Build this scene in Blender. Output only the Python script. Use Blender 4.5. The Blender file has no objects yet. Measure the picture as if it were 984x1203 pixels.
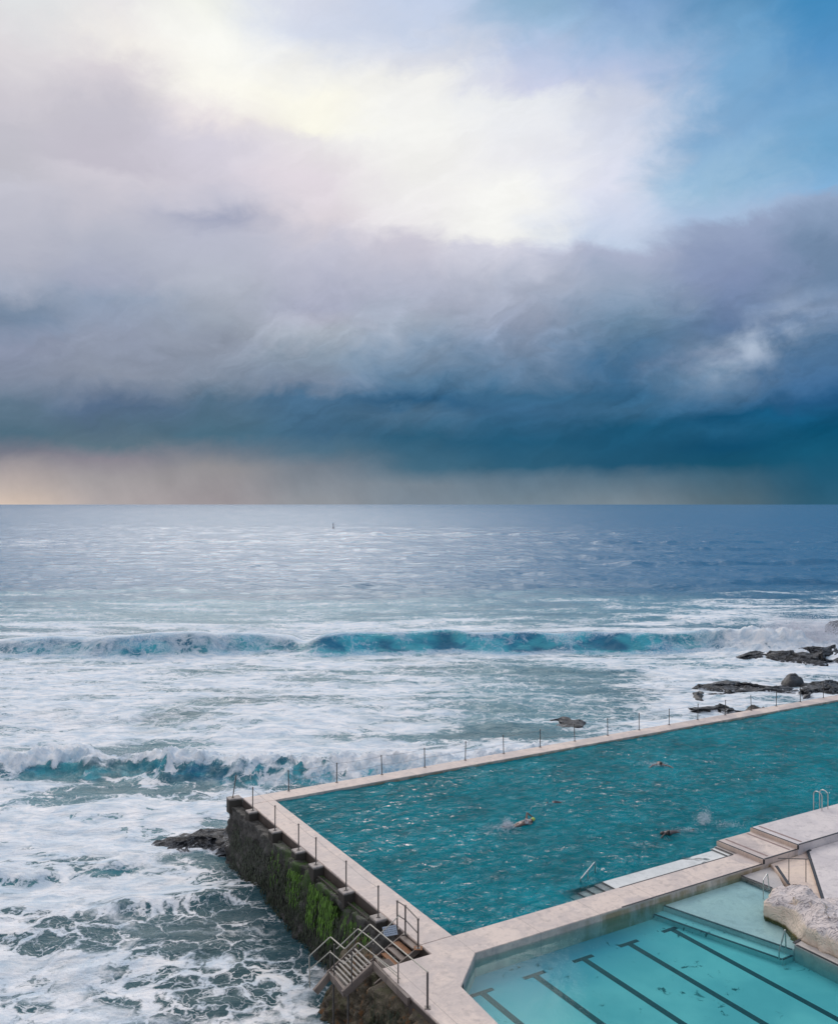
import bpy, bmesh, math, random
import numpy as np
from mathutils import Vector, Matrix, noise as mnoise

R = math.radians
scene = bpy.context.scene
COL = scene.collection

# ------------------------------------------------------------------ camera
CAMH = 15.0            # camera height above the pool deck (deck top is z = 0)
F_PX = 1055.0
HOR = 592.0
cam_d = bpy.data.cameras.new('camera')
cam = bpy.data.objects.new('camera', cam_d); COL.objects.link(cam)
cam.location = (0, 0, CAMH); cam.rotation_euler = (R(90), 0, 0)
cam_d.sensor_fit = 'VERTICAL'; cam_d.sensor_height = 36; cam_d.sensor_width = 36
cam_d.lens = 36 * F_PX / 1203
cam_d.shift_y = -(601.5 - HOR) / 1203
cam_d.clip_start = 0.1; cam_d.clip_end = 60000
scene.camera = cam

# ------------------------------------------------------------------ exposure
scene.view_settings.view_transform = 'Standard'
scene.view_settings.look = 'None'
scene.view_settings.exposure = 0.0
scene.view_settings.gamma = 1.0
scene.view_settings.use_curve_mapping = False
scene.cycles.max_bounces = 8
scene.cycles.transparent_max_bounces = 16
scene.cycles.volume_bounces = 0
scene.cycles.use_denoising = True

# ------------------------------------------------------------------ node helper
def lin(c):
    out = []
    for v in c[:3]:
        v = v / 255.0
        out.append(v / 12.92 if v <= 0.04045 else ((v + 0.055) / 1.055) ** 2.4)
    return tuple(out) + (1.0,)

class NT:
    def __init__(s, tree): s.t = tree; s.n = tree.nodes; s.l = tree.links
    def new(s, typ, **kw):
        n = s.n.new(typ)
        for k, v in kw.items(): setattr(n, k, v)
        return n
    def put(s, sock, v):
        if hasattr(v, 'is_linked') or isinstance(v, bpy.types.NodeSocket): s.l.new(v, sock)
        else: sock.default_value = v
    def m(s, op, a, b=None, c=None, clamp=False):
        n = s.new('ShaderNodeMath', operation=op); n.use_clamp = clamp
        s.put(n.inputs[0], a)
        if b is not None: s.put(n.inputs[1], b)
        if c is not None: s.put(n.inputs[2], c)
        return n.outputs[0]
    def vm(s, op, a, b=None):
        n = s.new('ShaderNodeVectorMath', operation=op); s.put(n.inputs[0], a)
        if b is not None: s.put(n.inputs[1], b)
        return n.outputs[0]
    def ss(s, v, a, b, lo=0.0, hi=1.0):
        n = s.new('ShaderNodeMapRange', interpolation_type='SMOOTHSTEP')
        s.put(n.inputs[0], v); s.put(n.inputs[1], a); s.put(n.inputs[2], b); s.put(n.inputs[3], lo); s.put(n.inputs[4], hi)
        return n.outputs[0]
    def mix(s, f, a, b, bt='MIX'):
        n = s.new('ShaderNodeMix', data_type='RGBA', blend_type=bt)
        s.put(n.inputs[0], f); s.put(n.inputs[6], a); s.put(n.inputs[7], b)
        return n.outputs[2]
    def noise(s, v, scale, detail=4, rough=0.5, dist=0.0, col=False):
        n = s.new('ShaderNodeTexNoise'); s.put(n.inputs['Vector'], v)
        n.inputs['Scale'].default_value = scale; n.inputs['Detail'].default_value = detail
        n.inputs['Roughness'].default_value = rough; n.inputs['Distortion'].default_value = dist
        return n.outputs['Color'] if col else n.outputs[0]
    def vor(s, v, scale, feat='DISTANCE_TO_EDGE'):
        n = s.new('ShaderNodeTexVoronoi', feature=feat); s.put(n.inputs['Vector'], v); n.inputs['Scale'].default_value = scale
        return n.outputs[0]
    def scl(s, v, sc):
        return s.vm('MULTIPLY', v, sc)
    def ramp(s, f, stops, interp='LINEAR'):
        n = s.new('ShaderNodeValToRGB'); s.put(n.inputs[0], f); e = n.color_ramp.elements
        n.color_ramp.interpolation = interp
        e[0].position, e[0].color = stops[0]; e[1].position, e[1].color = stops[-1]
        for p, c in stops[1:-1]:
            k = e.new(p); k.color = c
        return n.outputs[0]
    def bump(s, h, dist, strength=1.0, normal=None):
        n = s.new('ShaderNodeBump'); s.put(n.inputs['Height'], h); n.inputs['Distance'].default_value = dist
        n.inputs['Strength'].default_value = strength
        if normal is not None: s.put(n.inputs['Normal'], normal)
        return n.outputs[0]

# ------------------------------------------------------------------ sky (world)
SUN_AZ, SUN_EL = R(-12), R(34)      # azimuth from +Y (negative = left), elevation
SKY_COLS = {
 20: [(0,(226,228,230)),(60,(222,218,222)),(110,(208,204,212)),(150,(197,195,205)),(205,(192,191,201)),(218,(197,197,209)),(300,(178,180,195)),(330,(165,172,190)),(355,(125,142,165)),(370,(120,138,162)),(400,(140,148,170)),(440,(132,142,162)),(480,(98,120,140)),(510,(82,110,128)),(530,(120,122,135)),(545,(160,152,155)),(570,(192,178,172)),(590,(214,194,180))],
 123: [(0,(232,230,232)),(50,(240,236,232)),(80,(218,212,218)),(130,(198,195,206)),(190,(195,191,203)),(205,(207,203,213)),(280,(182,185,200)),(330,(165,170,190)),(350,(145,158,180)),(390,(150,158,178)),(440,(140,148,165)),(480,(90,112,140)),(500,(86,110,130)),(520,(96,118,132)),(535,(140,135,145)),(560,(162,156,158)),(590,(176,167,167))],
 246: [(0,(240,242,235)),(50,(250,250,245)),(100,(252,250,242)),(135,(232,225,228)),(160,(212,208,220)),(210,(208,204,216)),(235,(195,195,210)),(255,(165,170,192)),(282,(185,188,205)),(330,(180,184,198)),(380,(162,170,185)),(400,(150,158,175)),(440,(130,142,160)),(470,(88,115,138)),(512,(78,112,132)),(530,(115,125,138)),(550,(148,145,148)),(590,(160,152,155))],
 369: [(0,(215,220,235)),(40,(215,222,238)),(80,(242,242,240)),(110,(254,252,240)),(138,(250,248,235)),(152,(230,226,229)),(200,(228,220,228)),(260,(222,215,222)),(300,(195,195,210)),(360,(172,175,195)),(375,(181,183,199)),(395,(175,182,195)),(420,(140,155,172)),(450,(125,140,162)),(468,(75,110,140)),(510,(66,104,132)),(530,(85,115,135)),(550,(120,130,142)),(590,(146,149,155))],
 492: [(0,(195,208,232)),(30,(198,210,232)),(70,(222,225,235)),(88,(243,243,241)),(150,(246,246,243)),(200,(242,241,239)),(270,(236,233,236)),(292,(205,202,215)),(350,(178,182,200)),(380,(165,175,192)),(410,(125,145,168)),(450,(88,123,153)),(475,(46,90,124)),(492,(78,113,141)),(520,(48,95,123)),(550,(70,108,130)),(570,(124,137,149)),(590,(128,140,152))],
 615: [(0,(145,180,210)),(30,(160,190,220)),(60,(185,200,228)),(100,(205,210,232)),(118,(232,235,240)),(190,(236,236,240)),(220,(246,246,243)),(285,(246,246,243)),(298,(215,215,228)),(330,(180,185,202)),(380,(150,160,182)),(420,(115,138,165)),(460,(60,105,138)),(480,(60,103,137)),(520,(38,92,123)),(548,(50,97,123)),(562,(96,120,138)),(590,(120,136,148))],
 738: [(0,(130,165,205)),(40,(148,180,215)),(80,(180,195,225)),(110,(205,212,230)),(160,(215,220,235)),(210,(222,225,240)),(250,(207,216,236)),(285,(192,206,228)),(300,(170,178,202)),(340,(150,165,188)),(380,(110,138,165)),(420,(70,112,148)),(450,(52,100,135)),(475,(60,105,138)),(500,(28,84,115)),(545,(33,84,112)),(560,(88,114,132)),(590,(122,136,146))],
 861: [(0,(95,148,190)),(60,(120,168,208)),(150,(130,172,210)),(215,(155,190,218)),(252,(168,192,222)),(266,(150,165,195)),(320,(130,145,178)),(380,(95,120,155)),(404,(108,134,165)),(416,(132,150,178)),(432,(105,135,165)),(470,(58,103,139)),(488,(20,80,115)),(505,(34,92,126)),(525,(18,76,108)),(545,(26,82,108)),(560,(66,100,120)),(590,(84,106,118))],
 964: [(0,(70,140,190)),(60,(90,150,200)),(130,(115,165,205)),(180,(112,166,206)),(228,(132,176,215)),(242,(146,166,196)),(290,(115,138,168)),(330,(108,132,162)),(365,(132,152,182)),(400,(80,115,150)),(440,(68,108,148)),(470,(35,85,125)),(490,(22,86,122)),(505,(14,80,112)),(535,(24,90,120)),(560,(34,90,118)),(590,(48,94,118))],
}
world = bpy.data.worlds.new('World'); scene.world = world; world.use_nodes = True
w = NT(world.node_tree); world.node_tree.nodes.clear()
tc = w.new('ShaderNodeTexCoord').outputs['Generated']
sep = w.new('ShaderNodeSeparateXYZ'); w.put(sep.inputs[0], tc)
dx, dy, dz = sep.outputs
az = w.m('ARCTAN2', dx, dy)
el = w.m('ARCSINE', dz)
ELMAX = R(34)
# turbulent displacement of the cloud field, fading out towards the horizon
wn = w.noise(w.scl(tc, (1, 1, 1.7)), 4.5, 7, 0.6, 0.3, col=True)
wsep = w.new('ShaderNodeSeparateXYZ'); w.put(wsep.inputs[0], wn)
wfine = w.noise(w.scl(tc, (1, 1, 1.5)), 16.0, 8, 0.62, 0.5, col=True)
fsep = w.new('ShaderNodeSeparateXYZ'); w.put(fsep.inputs[0], wfine)
amp = w.ss(el, R(0.3), R(8), 0.22, 1.0)
wx = w.m('MULTIPLY', w.m('ADD', w.m('MULTIPLY', w.m('SUBTRACT', wsep.outputs[0], 0.5), 0.14), w.m('MULTIPLY', w.m('SUBTRACT', fsep.outputs[0], 0.5), 0.08)), amp)
wy = w.m('MULTIPLY', w.m('ADD', w.m('MULTIPLY', w.m('SUBTRACT', wsep.outputs[1], 0.5), 0.055), w.m('MULTIPLY', w.m('SUBTRACT', fsep.outputs[1], 0.5), 0.045)), amp)
azw = w.m('ADD', az, wx); elw = w.m('ADD', el, wy)
elf = w.m('DIVIDE', elw, ELMAX, clamp=True)
cols = []
for px in sorted(SKY_COLS):
    a = math.atan((px - 492) / F_PX)
    stops = []
    for y, c in SKY_COLS[px]:
        e = math.atan((HOR - y) / F_PX * math.cos(a))
        stops.append((max(0.0, min(1.0, e / ELMAX)), lin(c)))
    stops = stops[::-1]
    cols.append((a, w.ramp(elf, stops)))
cur = cols[0][1]
for i in range(1, len(cols)):
    f = w.ss(azw, cols[i-1][0], cols[i][0])
    cur = w.mix(f, cur, cols[i][1])
# cloud texture: billows, diagonal wisps, rain shafts below the cloud base
shear = w.new('ShaderNodeCombineXYZ')
w.put(shear.inputs[0], w.m('ADD', azw, w.m('MULTIPLY', elw, -0.9))); w.put(shear.inputs[1], w.m('MULTIPLY', w.m('ADD', elw, w.m('MULTIPLY', azw, -0.35)), 2.2))
bil = w.noise(shear.outputs[0], 9.0, 9, 0.6, 0.8)
bil2 = w.noise(w.scl(tc, (1, 1, 2.2)), 22.0, 7, 0.6, 0.4)
det = w.m('ADD', w.m('MULTIPLY', w.m('SUBTRACT', bil, 0.5), 0.42), w.m('MULTIPLY', w.m('SUBTRACT', bil2, 0.5), 0.18))
det = w.m('MULTIPLY', det, w.m('MULTIPLY', w.ss(el, R(15), R(10), 0.5, 2.3), w.ss(az, R(-20), R(0), 0.55, 1.0)))
det = w.m('MULTIPLY', det, w.ss(el, R(1.5), R(6), 0.15, 1.0))
rain = w.new('ShaderNodeCombineXYZ'); w.put(rain.inputs[0], w.m('ADD', az, w.m('MULTIPLY', el, 0.4))); w.put(rain.inputs[1], w.m('MULTIPLY', el, 0.6))
rn = w.m('SUBTRACT', w.noise(rain.outputs[0], 26.0, 5, 0.6), 0.5)
det = w.m('ADD', det, w.m('MULTIPLY', w.m('MULTIPLY', rn, 0.35), w.ss(el, R(4.0), R(1.0))))
gain = w.m('ADD', 0.985, det)
cloud = w.mix(1.0, cur, w.new('ShaderNodeCombineXYZ').outputs[0], 'MULTIPLY')
gx = [n for n in w.n if n.bl_idname == 'ShaderNodeCombineXYZ'][-1]
for k, tint in enumerate((0.972, 0.992, 1.0)): w.put(gx.inputs[k], w.m('MULTIPLY', gain, w.m('ADD', tint, w.ss(el, R(12), R(17), 0.0, 1.0 - tint))))
# torn bright gap in the dark bank on the right
ga = w.m('SUBTRACT', az, R(20.6)); ge = w.m('SUBTRACT', el, R(9.6))
al = w.m('ADD', w.m('MULTIPLY', ga, .88), w.m('MULTIPLY', ge, .48)); ac = w.m('SUBTRACT', w.m('MULTIPLY', ge, .88), w.m('MULTIPLY', ga, .48))
gd = w.m('ADD', w.m('POWER', w.m('ABSOLUTE', w.m('DIVIDE', al, R(3.6))), 2.0), w.m('POWER', w.m('ABSOLUTE', w.m('DIVIDE', ac, R(1.5))), 2.0))
gn = w.noise(w.scl(tc, (1, 1, 1.4)), 20.0, 7, 0.55, 0.2)
gm_ = w.m('MULTIPLY', w.m('EXPONENT', w.m('MULTIPLY', gd, -1.0)), w.ss(gn, .34, .74))
cloud = w.mix(w.m('MULTIPLY', gm_, .80), cloud, lin((188, 202, 222)))
# overhead: broken bright cloud over blue sky
nish = w.new('ShaderNodeTexSky', sky_type='NISHITA')
nish.sun_disc = False; nish.sun_elevation = SUN_EL; nish.sun_rotation = SUN_AZ
nish.air_density = 1.0; nish.dust_density = 1.5
bgN = w.new('ShaderNodeBackground'); w.put(bgN.inputs[0], nish.outputs[0]); bgN.inputs[1].default_value = 0.10
ovn = w.noise(w.scl(tc, (1, 1, 1)), 2.6, 8, 0.55, 0.4)
over = w.mix(w.ss(ovn, 0.35, 0.62), (0.55, 0.66, 0.88, 1), (1.40, 1.36, 1.38, 1))
bgO = w.new('ShaderNodeBackground'); w.put(bgO.inputs[0], over); bgO.inputs[1].default_value = 1.0
ovm = w.new('ShaderNodeMixShader'); ovm.inputs[0].default_value = 0.75
w.l.new(bgN.outputs[0], ovm.inputs[1]); w.l.new(bgO.outputs[0], ovm.inputs[2])
bgC = w.new('ShaderNodeBackground'); w.put(bgC.inputs[0], cloud); bgC.inputs[1].default_value = 1.0
mx = w.new('ShaderNodeMixShader'); w.put(mx.inputs[0], w.ss(el, R(30.5), R(40)))
w.l.new(bgC.outputs[0], mx.inputs[1]); w.l.new(ovm.outputs[0], mx.inputs[2])
wo = w.new('ShaderNodeOutputWorld'); w.l.new(mx.outputs[0], wo.inputs[0])
world.cycles.sampling_method = 'MANUAL'; world.cycles.sample_map_resolution = 512

# ------------------------------------------------------------------ sun behind thin cloud
sd = bpy.data.lights.new('sun', 'SUN'); sd.energy = 1.35; sd.angle = R(38); sd.color = (1.0, 0.93, 0.86)
sun = bpy.data.objects.new('sun', sd); COL.objects.link(sun)
to_sun = Vector((math.sin(SUN_AZ) * math.cos(SUN_EL), math.cos(SUN_AZ) * math.cos(SUN_EL), math.sin(SUN_EL)))
sun.rotation_euler = to_sun.to_track_quat('Z', 'Y').to_euler()
sun.location = to_sun * 200

# ------------------------------------------------------------------ materials
def material(name):
    m = bpy.data.materials.new(name); m.use_nodes = True
    t = NT(m.node_tree); t.n.clear()
    out = t.new('ShaderNodeOutputMaterial')
    return m, t, out

def principled(t, out, base, rough=0.6, normal=None, metallic=0.0, spec=0.5):
    p = t.new('ShaderNodeBsdfPrincipled')
    t.put(p.inputs['Base Color'], base); t.put(p.inputs['Roughness'], rough)
    p.inputs['Metallic'].default_value = metallic
    p.inputs['Specular IOR Level'].default_value = spec
    if normal is not None: t.put(p.inputs['Normal'], normal)
    t.l.new(p.outputs[0], out.inputs[0])
    return p

def pos(t): return t.new('ShaderNodeNewGeometry').outputs['Position']

# pool frame: U runs along the long side of the ocean pool, V towards the camera
UX, UY = 0.861, 0.509
A0 = (-7.28, 45.5)
def L(u, v, z=0.0):
    return Vector((A0[0] + u * UX + v * UY, A0[1] + u * UY - v * UX, z))
def uv_coords(t):
    p = pos(t)
    q = t.vm('SUBTRACT', p, (A0[0], A0[1], 0))
    m = t.new('ShaderNodeVectorRotate', rotation_type='Z_AXIS'); t.put(m.inputs[0], q)
    m.inputs['Angle'].default_value = -math.atan2(UY, UX)
    return m.outputs[0]      # x = U, y = -V
def G(px, py, z=0.0):
    """ground point of the world seen at a bearing, at height z"""
    d = (CAMH - z) / (py - HOR)
    return Vector(((px - 492) * d, F_PX * d, z))

def mat_concrete(name, base, stain, joint=2.4, rough=0.75, wall=False, warm=0.0):
    m, t, out = material(name)
    uvw = uv_coords(t); p = pos(t)
    n1 = t.noise(uvw, 0.55, 6, 0.6, 0.6); n2 = t.noise(uvw, 3.0, 6, 0.65); n3 = t.noise(uvw, 40, 3, 0.6)
    c = t.mix(t.ss(n1, 0.40, 0.60), base, stain)
    c = t.mix(t.m('MULTIPLY', t.ss(n2, 0.50, 0.68), 0.55), c, tuple(v * 0.72 for v in stain[:3]) + (1,))
    c = t.mix(t.m('MULTIPLY', t.ss(n3, 0.35, 0.7), 0.18), c, tuple(v * 0.6 for v in base[:3]) + (1,))
    # dried puddle rims, rust and salt blotches
    n4 = t.noise(uvw, 1.1, 7, 0.7, 1.4)
    c = t.mix(t.m('MULTIPLY', t.ss(t.m('ABSOLUTE', t.m('SUBTRACT', n4, .52)), .022, .0), .30), c, tuple(v * 0.62 for v in stain[:3]) + (1,))
    c = t.mix(t.m('MULTIPLY', t.ss(n4, .60, .66), .35), c, tuple(min(1, v * 1.18) for v in base[:3]) + (1,))
    # thin construction joints
    s = t.new('ShaderNodeSeparateXYZ'); t.put(s.inputs[0], uvw)
    j = None
    for k in (0,):
        fr = t.m('ABSOLUTE', t.m('SUBTRACT', t.m('FRACT', t.m('DIVIDE', s.outputs[k], joint)), 0.5))
        jj = t.ss(fr, 0.5 - 0.018 / joint, 0.5 - 0.008 / joint)
        j = jj if j is None else t.m('MAXIMUM', j, jj)
    c = t.mix(t.m('MULTIPLY', j, 0.45), c, tuple(v * 0.35 for v in stain[:3]) + (1,))
    if wall:
        zz = t.new('ShaderNodeSeparateXYZ'); t.put(zz.inputs[0], p)
        g = t.noise(t.scl(uvw, (1, 1, 0.4)), 1.4, 5, 0.6)
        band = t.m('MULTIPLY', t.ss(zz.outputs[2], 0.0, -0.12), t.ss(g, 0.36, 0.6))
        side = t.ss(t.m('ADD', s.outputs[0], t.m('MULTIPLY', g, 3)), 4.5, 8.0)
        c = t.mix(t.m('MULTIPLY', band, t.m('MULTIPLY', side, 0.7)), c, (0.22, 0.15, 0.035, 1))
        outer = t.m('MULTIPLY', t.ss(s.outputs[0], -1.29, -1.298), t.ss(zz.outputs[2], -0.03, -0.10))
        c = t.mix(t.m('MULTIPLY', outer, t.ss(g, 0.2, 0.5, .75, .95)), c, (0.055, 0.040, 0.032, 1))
    b = t.bump(t.m('ADD', t.m('MULTIPLY', n3, 0.3), n2), 0.02, 0.5)
    principled(t, out, c, t.ss(n1, 0.3, 0.7, rough, rough - 0.22), b)
    return m

M = {}
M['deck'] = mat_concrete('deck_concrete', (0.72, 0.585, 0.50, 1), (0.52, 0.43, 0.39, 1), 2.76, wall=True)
M['deck_white'] = mat_concrete('terrace_paint', (0.70, 0.62, 0.585, 1), (0.60, 0.53, 0.51, 1), 30.0)
M['peach'] = mat_concrete('peach_riser', (0.74, 0.58, 0.46, 1), (0.64, 0.50, 0.42, 1), 30.0)
M['shelf'] = mat_concrete('shelf_concrete', (0.72, 0.72, 0.69, 1), (0.60, 0.61, 0.59, 1), 30.0)
M['toddler'] = mat_concrete('shallow_floor', (0.60, 0.60, 0.57, 1), (0.52, 0.53, 0.52, 1), 30.0)
M['beige'] = mat_concrete('beige_slab', (0.52, 0.47, 0.43, 1), (0.44, 0.40, 0.38, 1), 30.0)
def mat_plain(name, col, rough=0.5, metallic=0.0, var=0.25, scale=8):
    m, t, out = material(name)
    n = t.noise(pos(t), scale, 5, 0.6)
    c = t.mix(t.ss(n, 0.35, 0.7), col, tuple(v * (1 - var) for v in col[:3]) + (1,))
    principled(t, out, c, rough, None, metallic)
    return m
M['black'] = mat_plain('black_line_paint', (0.022, 0.024, 0.03, 1), 0.55)
M['stripe'] = mat_plain('brown_grip_strip', (0.30, 0.21, 0.19, 1), 0.8)
M['steel'] = mat_plain('brushed_steel', (0.62, 0.62, 0.60, 1), 0.28, 0.85)
M['post'] = mat_plain('tarnished_post', (0.16, 0.14, 0.13, 1), 0.5, 0.5)
M['rail'] = mat_plain('galvanised_rail', (0.50, 0.46, 0.39, 1), 0.5, 0.2)
M['wire'] = mat_plain('wire_rope', (0.25, 0.24, 0.24, 1), 0.5, 0.3)
M['stairs'] = mat_concrete('stair_concrete', (0.30, 0.24, 0.20, 1), (0.17, 0.13, 0.11, 1), 30.0)
M['tread'] = mat_plain('tread_slat', (0.42, 0.38, 0.33, 1), 0.7)
M['sign'] = mat_plain('sign_board', (0.42, 0.46, 0.52, 1), 0.5)
M['signdark'] = mat_plain('sign_print', (0.18, 0.22, 0.28, 1), 0.6)
M['buoy'] = mat_plain('marker_paint', (0.20, 0.19, 0.24, 1), 0.5)
M['rust'] = mat_plain('rusty_plate', (0.28, 0.13, 0.06, 1), 0.8)

def mat_floor(name, a, b, spots):
    m, t, out = material(name)
    u = uv_coords(t)
    n1 = t.noise(u, 0.35, 4, 0.55); n2 = t.noise(u, 1.7, 6, 0.7, 1.0); n3 = t.noise(u, 0.8, 3, 0.5)
    c = t.mix(t.ss(n1, 0.4, 0.65), a, b)
    sv = t.new('ShaderNodeSeparateXYZ'); t.put(sv.inputs[0], u)
    vv = t.m('ADD', t.m('MULTIPLY', sv.outputs[1], -1.0), t.m('MULTIPLY', t.m('SUBTRACT', n1, .5), 4.0))
    if spots > .5:
        c = t.mix(t.m('MULTIPLY', t.m('MULTIPLY', t.ss(vv, 21.5, 18.0), t.ss(sv.outputs[0], 8.3, 5.5)), .85), c, (0.10, 0.27, 0.36, 1))
    sp = t.m('MULTIPLY', t.ss(n2, 0.57, 0.62), t.ss(n3, 0.50, 0.56))
    c = t.mix(t.m('MULTIPLY', sp, spots), c, (0.03, 0.10, 0.10, 1))
    principled(t, out, c, 0.8)
    return m
M['kids_floor'] = mat_floor('small_pool_floor', (0.50, 0.60, 0.57, 1), (0.34, 0.48, 0.48, 1), 1.0)
M['pool_floor'] = mat_floor('big_pool_floor', (0.16, 0.42, 0.42, 1), (0.10, 0.33, 0.36, 1), 0.3)

def mat_water(name, absorb, dens, diff, diffmix, wave, rough):
    m, t, out = material(name)
    p = pos(t)
    q = t.scl(uv_coords(t), (1.0, 1.25, 1.0))
    a = t.noise(q, wave[0], 5, 0.62, 0.6); b = t.noise(q, wave[0] * 3.3, 3, 0.6, 0.4)
    h = t.m('ADD', t.m('SUBTRACT', 1.0, t.m('ABSOLUTE', t.m('MULTIPLY', t.m('SUBTRACT', a, .5), 2.2))), t.m('MULTIPLY', b, 0.28))
    nb = t.bump(h, wave[1], 1.0)
    tr = t.new('ShaderNodeBsdfTransparent')
    df = t.new('ShaderNodeBsdfDiffuse')
    big = t.noise(q, 0.16, 4, 0.6)
    t.put(df.inputs[0], t.mix(t.ss(big, 0.35, 0.65), diff, tuple(v * 0.72 for v in diff[:3]) + (1,)))
    t.put(df.inputs['Normal'], nb)
    gl = t.new('ShaderNodeBsdfGlossy'); gl.inputs['Roughness'].default_value = rough; t.put(gl.inputs['Normal'], nb)
    fr = t.new('ShaderNodeFresnel'); fr.inputs[0].default_value = 1.25 if diffmix > .3 else 1.14; t.put(fr.inputs[1], nb)
    m1 = t.new('ShaderNodeMixShader'); m1.inputs[0].default_value = diffmix
    turb = t.noise(q, 0.55, 5, .65)
    if diffmix > .3:      # clear shallow water over the ledge and steps, milky surge elsewhere
        su = t.new('ShaderNodeSeparateXYZ'); t.put(su.inputs[0], uv_coords(t))
        sh = t.m('MULTIPLY', t.ss(t.m('ADD', su.outputs[1], t.m('MULTIPLY', a, .25)), -15.45, -15.60), t.ss(su.outputs[0], 5.2, 6.4))
        t.put(m1.inputs[0], t.m('SUBTRACT', t.m('ADD', diffmix, t.m('MULTIPLY', t.m('SUBTRACT', turb, .5), .9)), t.m('MULTIPLY', sh, diffmix - .03)))
    t.l.new(tr.outputs[0], m1.inputs[1]); t.l.new(df.outputs[0], m1.inputs[2])
    m2 = t.new('ShaderNodeMixShader'); t.put(m2.inputs[0], fr.outputs[0])
    t.l.new(m1.outputs[0], m2.inputs[1]); t.l.new(gl.outputs[0], m2.inputs[2])
    t.l.new(m2.outputs[0], out.inputs[0])
    va = t.new('ShaderNodeVolumeAbsorption'); va.inputs[0].default_value = absorb; va.inputs[1].default_value = dens
    t.l.new(va.outputs[0], out.inputs[1])
    return m
M['pool_water'] = mat_water('big_pool_water', (0.05, 0.80, 0.84, 1), 0.5, (0.001, 0.35, 0.42, 1), 0.74, (1.5, 0.36), 0.16)
M['kids_water'] = mat_water('small_pool_water', (0.05, 0.86, 0.90, 1), 0.80, (0.02, 0.34, 0.38, 1), 0.04, (0.8, 0.012), 0.03)

def mat_rock(name, a, b, wet=0.35, scale=1.6, green=None, orange=False, foam=False):
    m, t, out = material(name)
    p = pos(t)
    n1 = t.noise(p, scale, 8, 0.65, 0.8); n2 = t.noise(p, scale * 4.5, 6, 0.7); v = t.vor(p, scale * 7, 'F1')
    c = t.mix(t.ss(n1, 0.36, 0.66), a, b)
    c = t.mix(t.m('MULTIPLY', t.ss(v, 0.35, 0.05), 0.5), c, tuple(x * 0.35 for x in a[:3]) + (1,))
    c = t.mix(t.m('MULTIPLY', t.ss(n2, 0.56, 0.72), 0.25 if foam else 0.5), c, tuple(min(1, x * 1.9) for x in b[:3]) + (1,))
    if green is not None:
        s = t.new('ShaderNodeSeparateXYZ'); t.put(s.inputs[0], p)
        drip = t.noise(t.scl(uv_coords(t), (2.6, 2.6, 0.45)), 1.3, 6, 0.6, 0.5)
        gm = t.m('MULTIPLY', t.ss(drip, 0.42, 0.56), t.ss(s.outputs[2], -2.6, -1.7))
        sv = t.new('ShaderNodeSeparateXYZ'); t.put(sv.inputs[0], uv_coords(t))
        vv = t.m('MULTIPLY', sv.outputs[1], -1.0)
        gm = t.m('MULTIPLY', gm, t.m('MULTIPLY', t.ss(vv, 3.0, 7.0), t.ss(vv, 14.0, 11.5)))
        c = t.mix(t.m('MULTIPLY', gm, 0.85), c, green)
    if orange:
        s = t.new('ShaderNodeSeparateXYZ'); t.put(s.inputs[0], p)
        dr = t.noise(t.scl(p, (3.0, 3.0, 0.5)), 0.9, 5, 0.6)
        c = t.mix(t.m('MULTIPLY', t.ss(dr, 0.56, 0.66), 0.75), c, (0.20, 0.085, 0.02, 1))
        c = t.mix(t.m('MULTIPLY', t.ss(dr, 0.46, 0.36), 0.6), c, (0.075, 0.075, 0.025, 1))
    if foam:      # white water draining off the low parts
        s = t.new('ShaderNodeSeparateXYZ'); t.put(s.inputs[0], p)
        q = t.scl(p, (.6, 1, 1)); fn = t.noise(q, 1.1, 7, .7, 1.5)
        vein0 = 0; lev = t.ss(t.m('ADD', s.outputs[2], t.m('MULTIPLY', t.m('SUBTRACT', fn, .5), 2.2)), -3.08, -3.28)
        vein = t.m('MULTIPLY', t.ss(t.m('ABSOLUTE', t.m('SUBTRACT', fn, .5)), .03, .0), .25)
        c = t.mix(t.m('MAXIMUM', lev, vein), c, (.66, .68, .72, 1))
    h = t.m('ADD', n1, t.m('MULTIPLY', n2, 0.5))
    principled(t, out, c, wet, t.bump(h, 0.35 if foam else 0.16, 1.0), spec=.25 if foam else .5)
    return m
M['wall_rock'] = mat_rock('sea_wall_rock', (0.028, 0.025, 0.021, 1), (0.105, 0.098, 0.088, 1), 0.7, 1.8, green=(0.045, 0.095, 0.010, 1))
M['cliff'] = mat_rock('cliff_rock', (0.045, 0.034, 0.020, 1), (0.15, 0.12, 0.075, 1), 0.65, 1.5, orange=True)
M['rock'] = mat_rock('wet_black_rock', (0.004, 0.005, 0.007, 1), (0.013, 0.014, 0.018, 1), 0.5, 0.9, foam=True)
M['boulder_dark'] = mat_rock('dark_boulder_rock', (0.012, 0.012, 0.014, 1), (0.035, 0.034, 0.036, 1), 0.5, 1.1)
M['rock_brown'] = mat_rock('brown_boulder_rock', (0.045, 0.035, 0.028, 1), (0.11, 0.09, 0.075, 1), 0.6, 1.3)
m, t, out = material('corbel_concrete')
p = pos(t); zz = t.new('ShaderNodeSeparateXYZ'); t.put(zz.inputs[0], p)
n = t.noise(p, 5, 6, .65); n2 = t.noise(p, 22, 3, .6)
c = t.mix(t.ss(n, .4, .65), (0.44, 0.38, 0.34, 1), (0.30, 0.26, 0.23, 1))
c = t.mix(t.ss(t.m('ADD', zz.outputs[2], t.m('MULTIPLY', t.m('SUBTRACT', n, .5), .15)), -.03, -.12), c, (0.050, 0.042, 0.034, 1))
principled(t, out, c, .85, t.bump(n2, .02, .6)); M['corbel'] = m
M['weed'] = mat_plain('green_seaweed', (0.10, 0.22, 0.015, 1), 0.6, 0, 0.7, 5)
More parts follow.
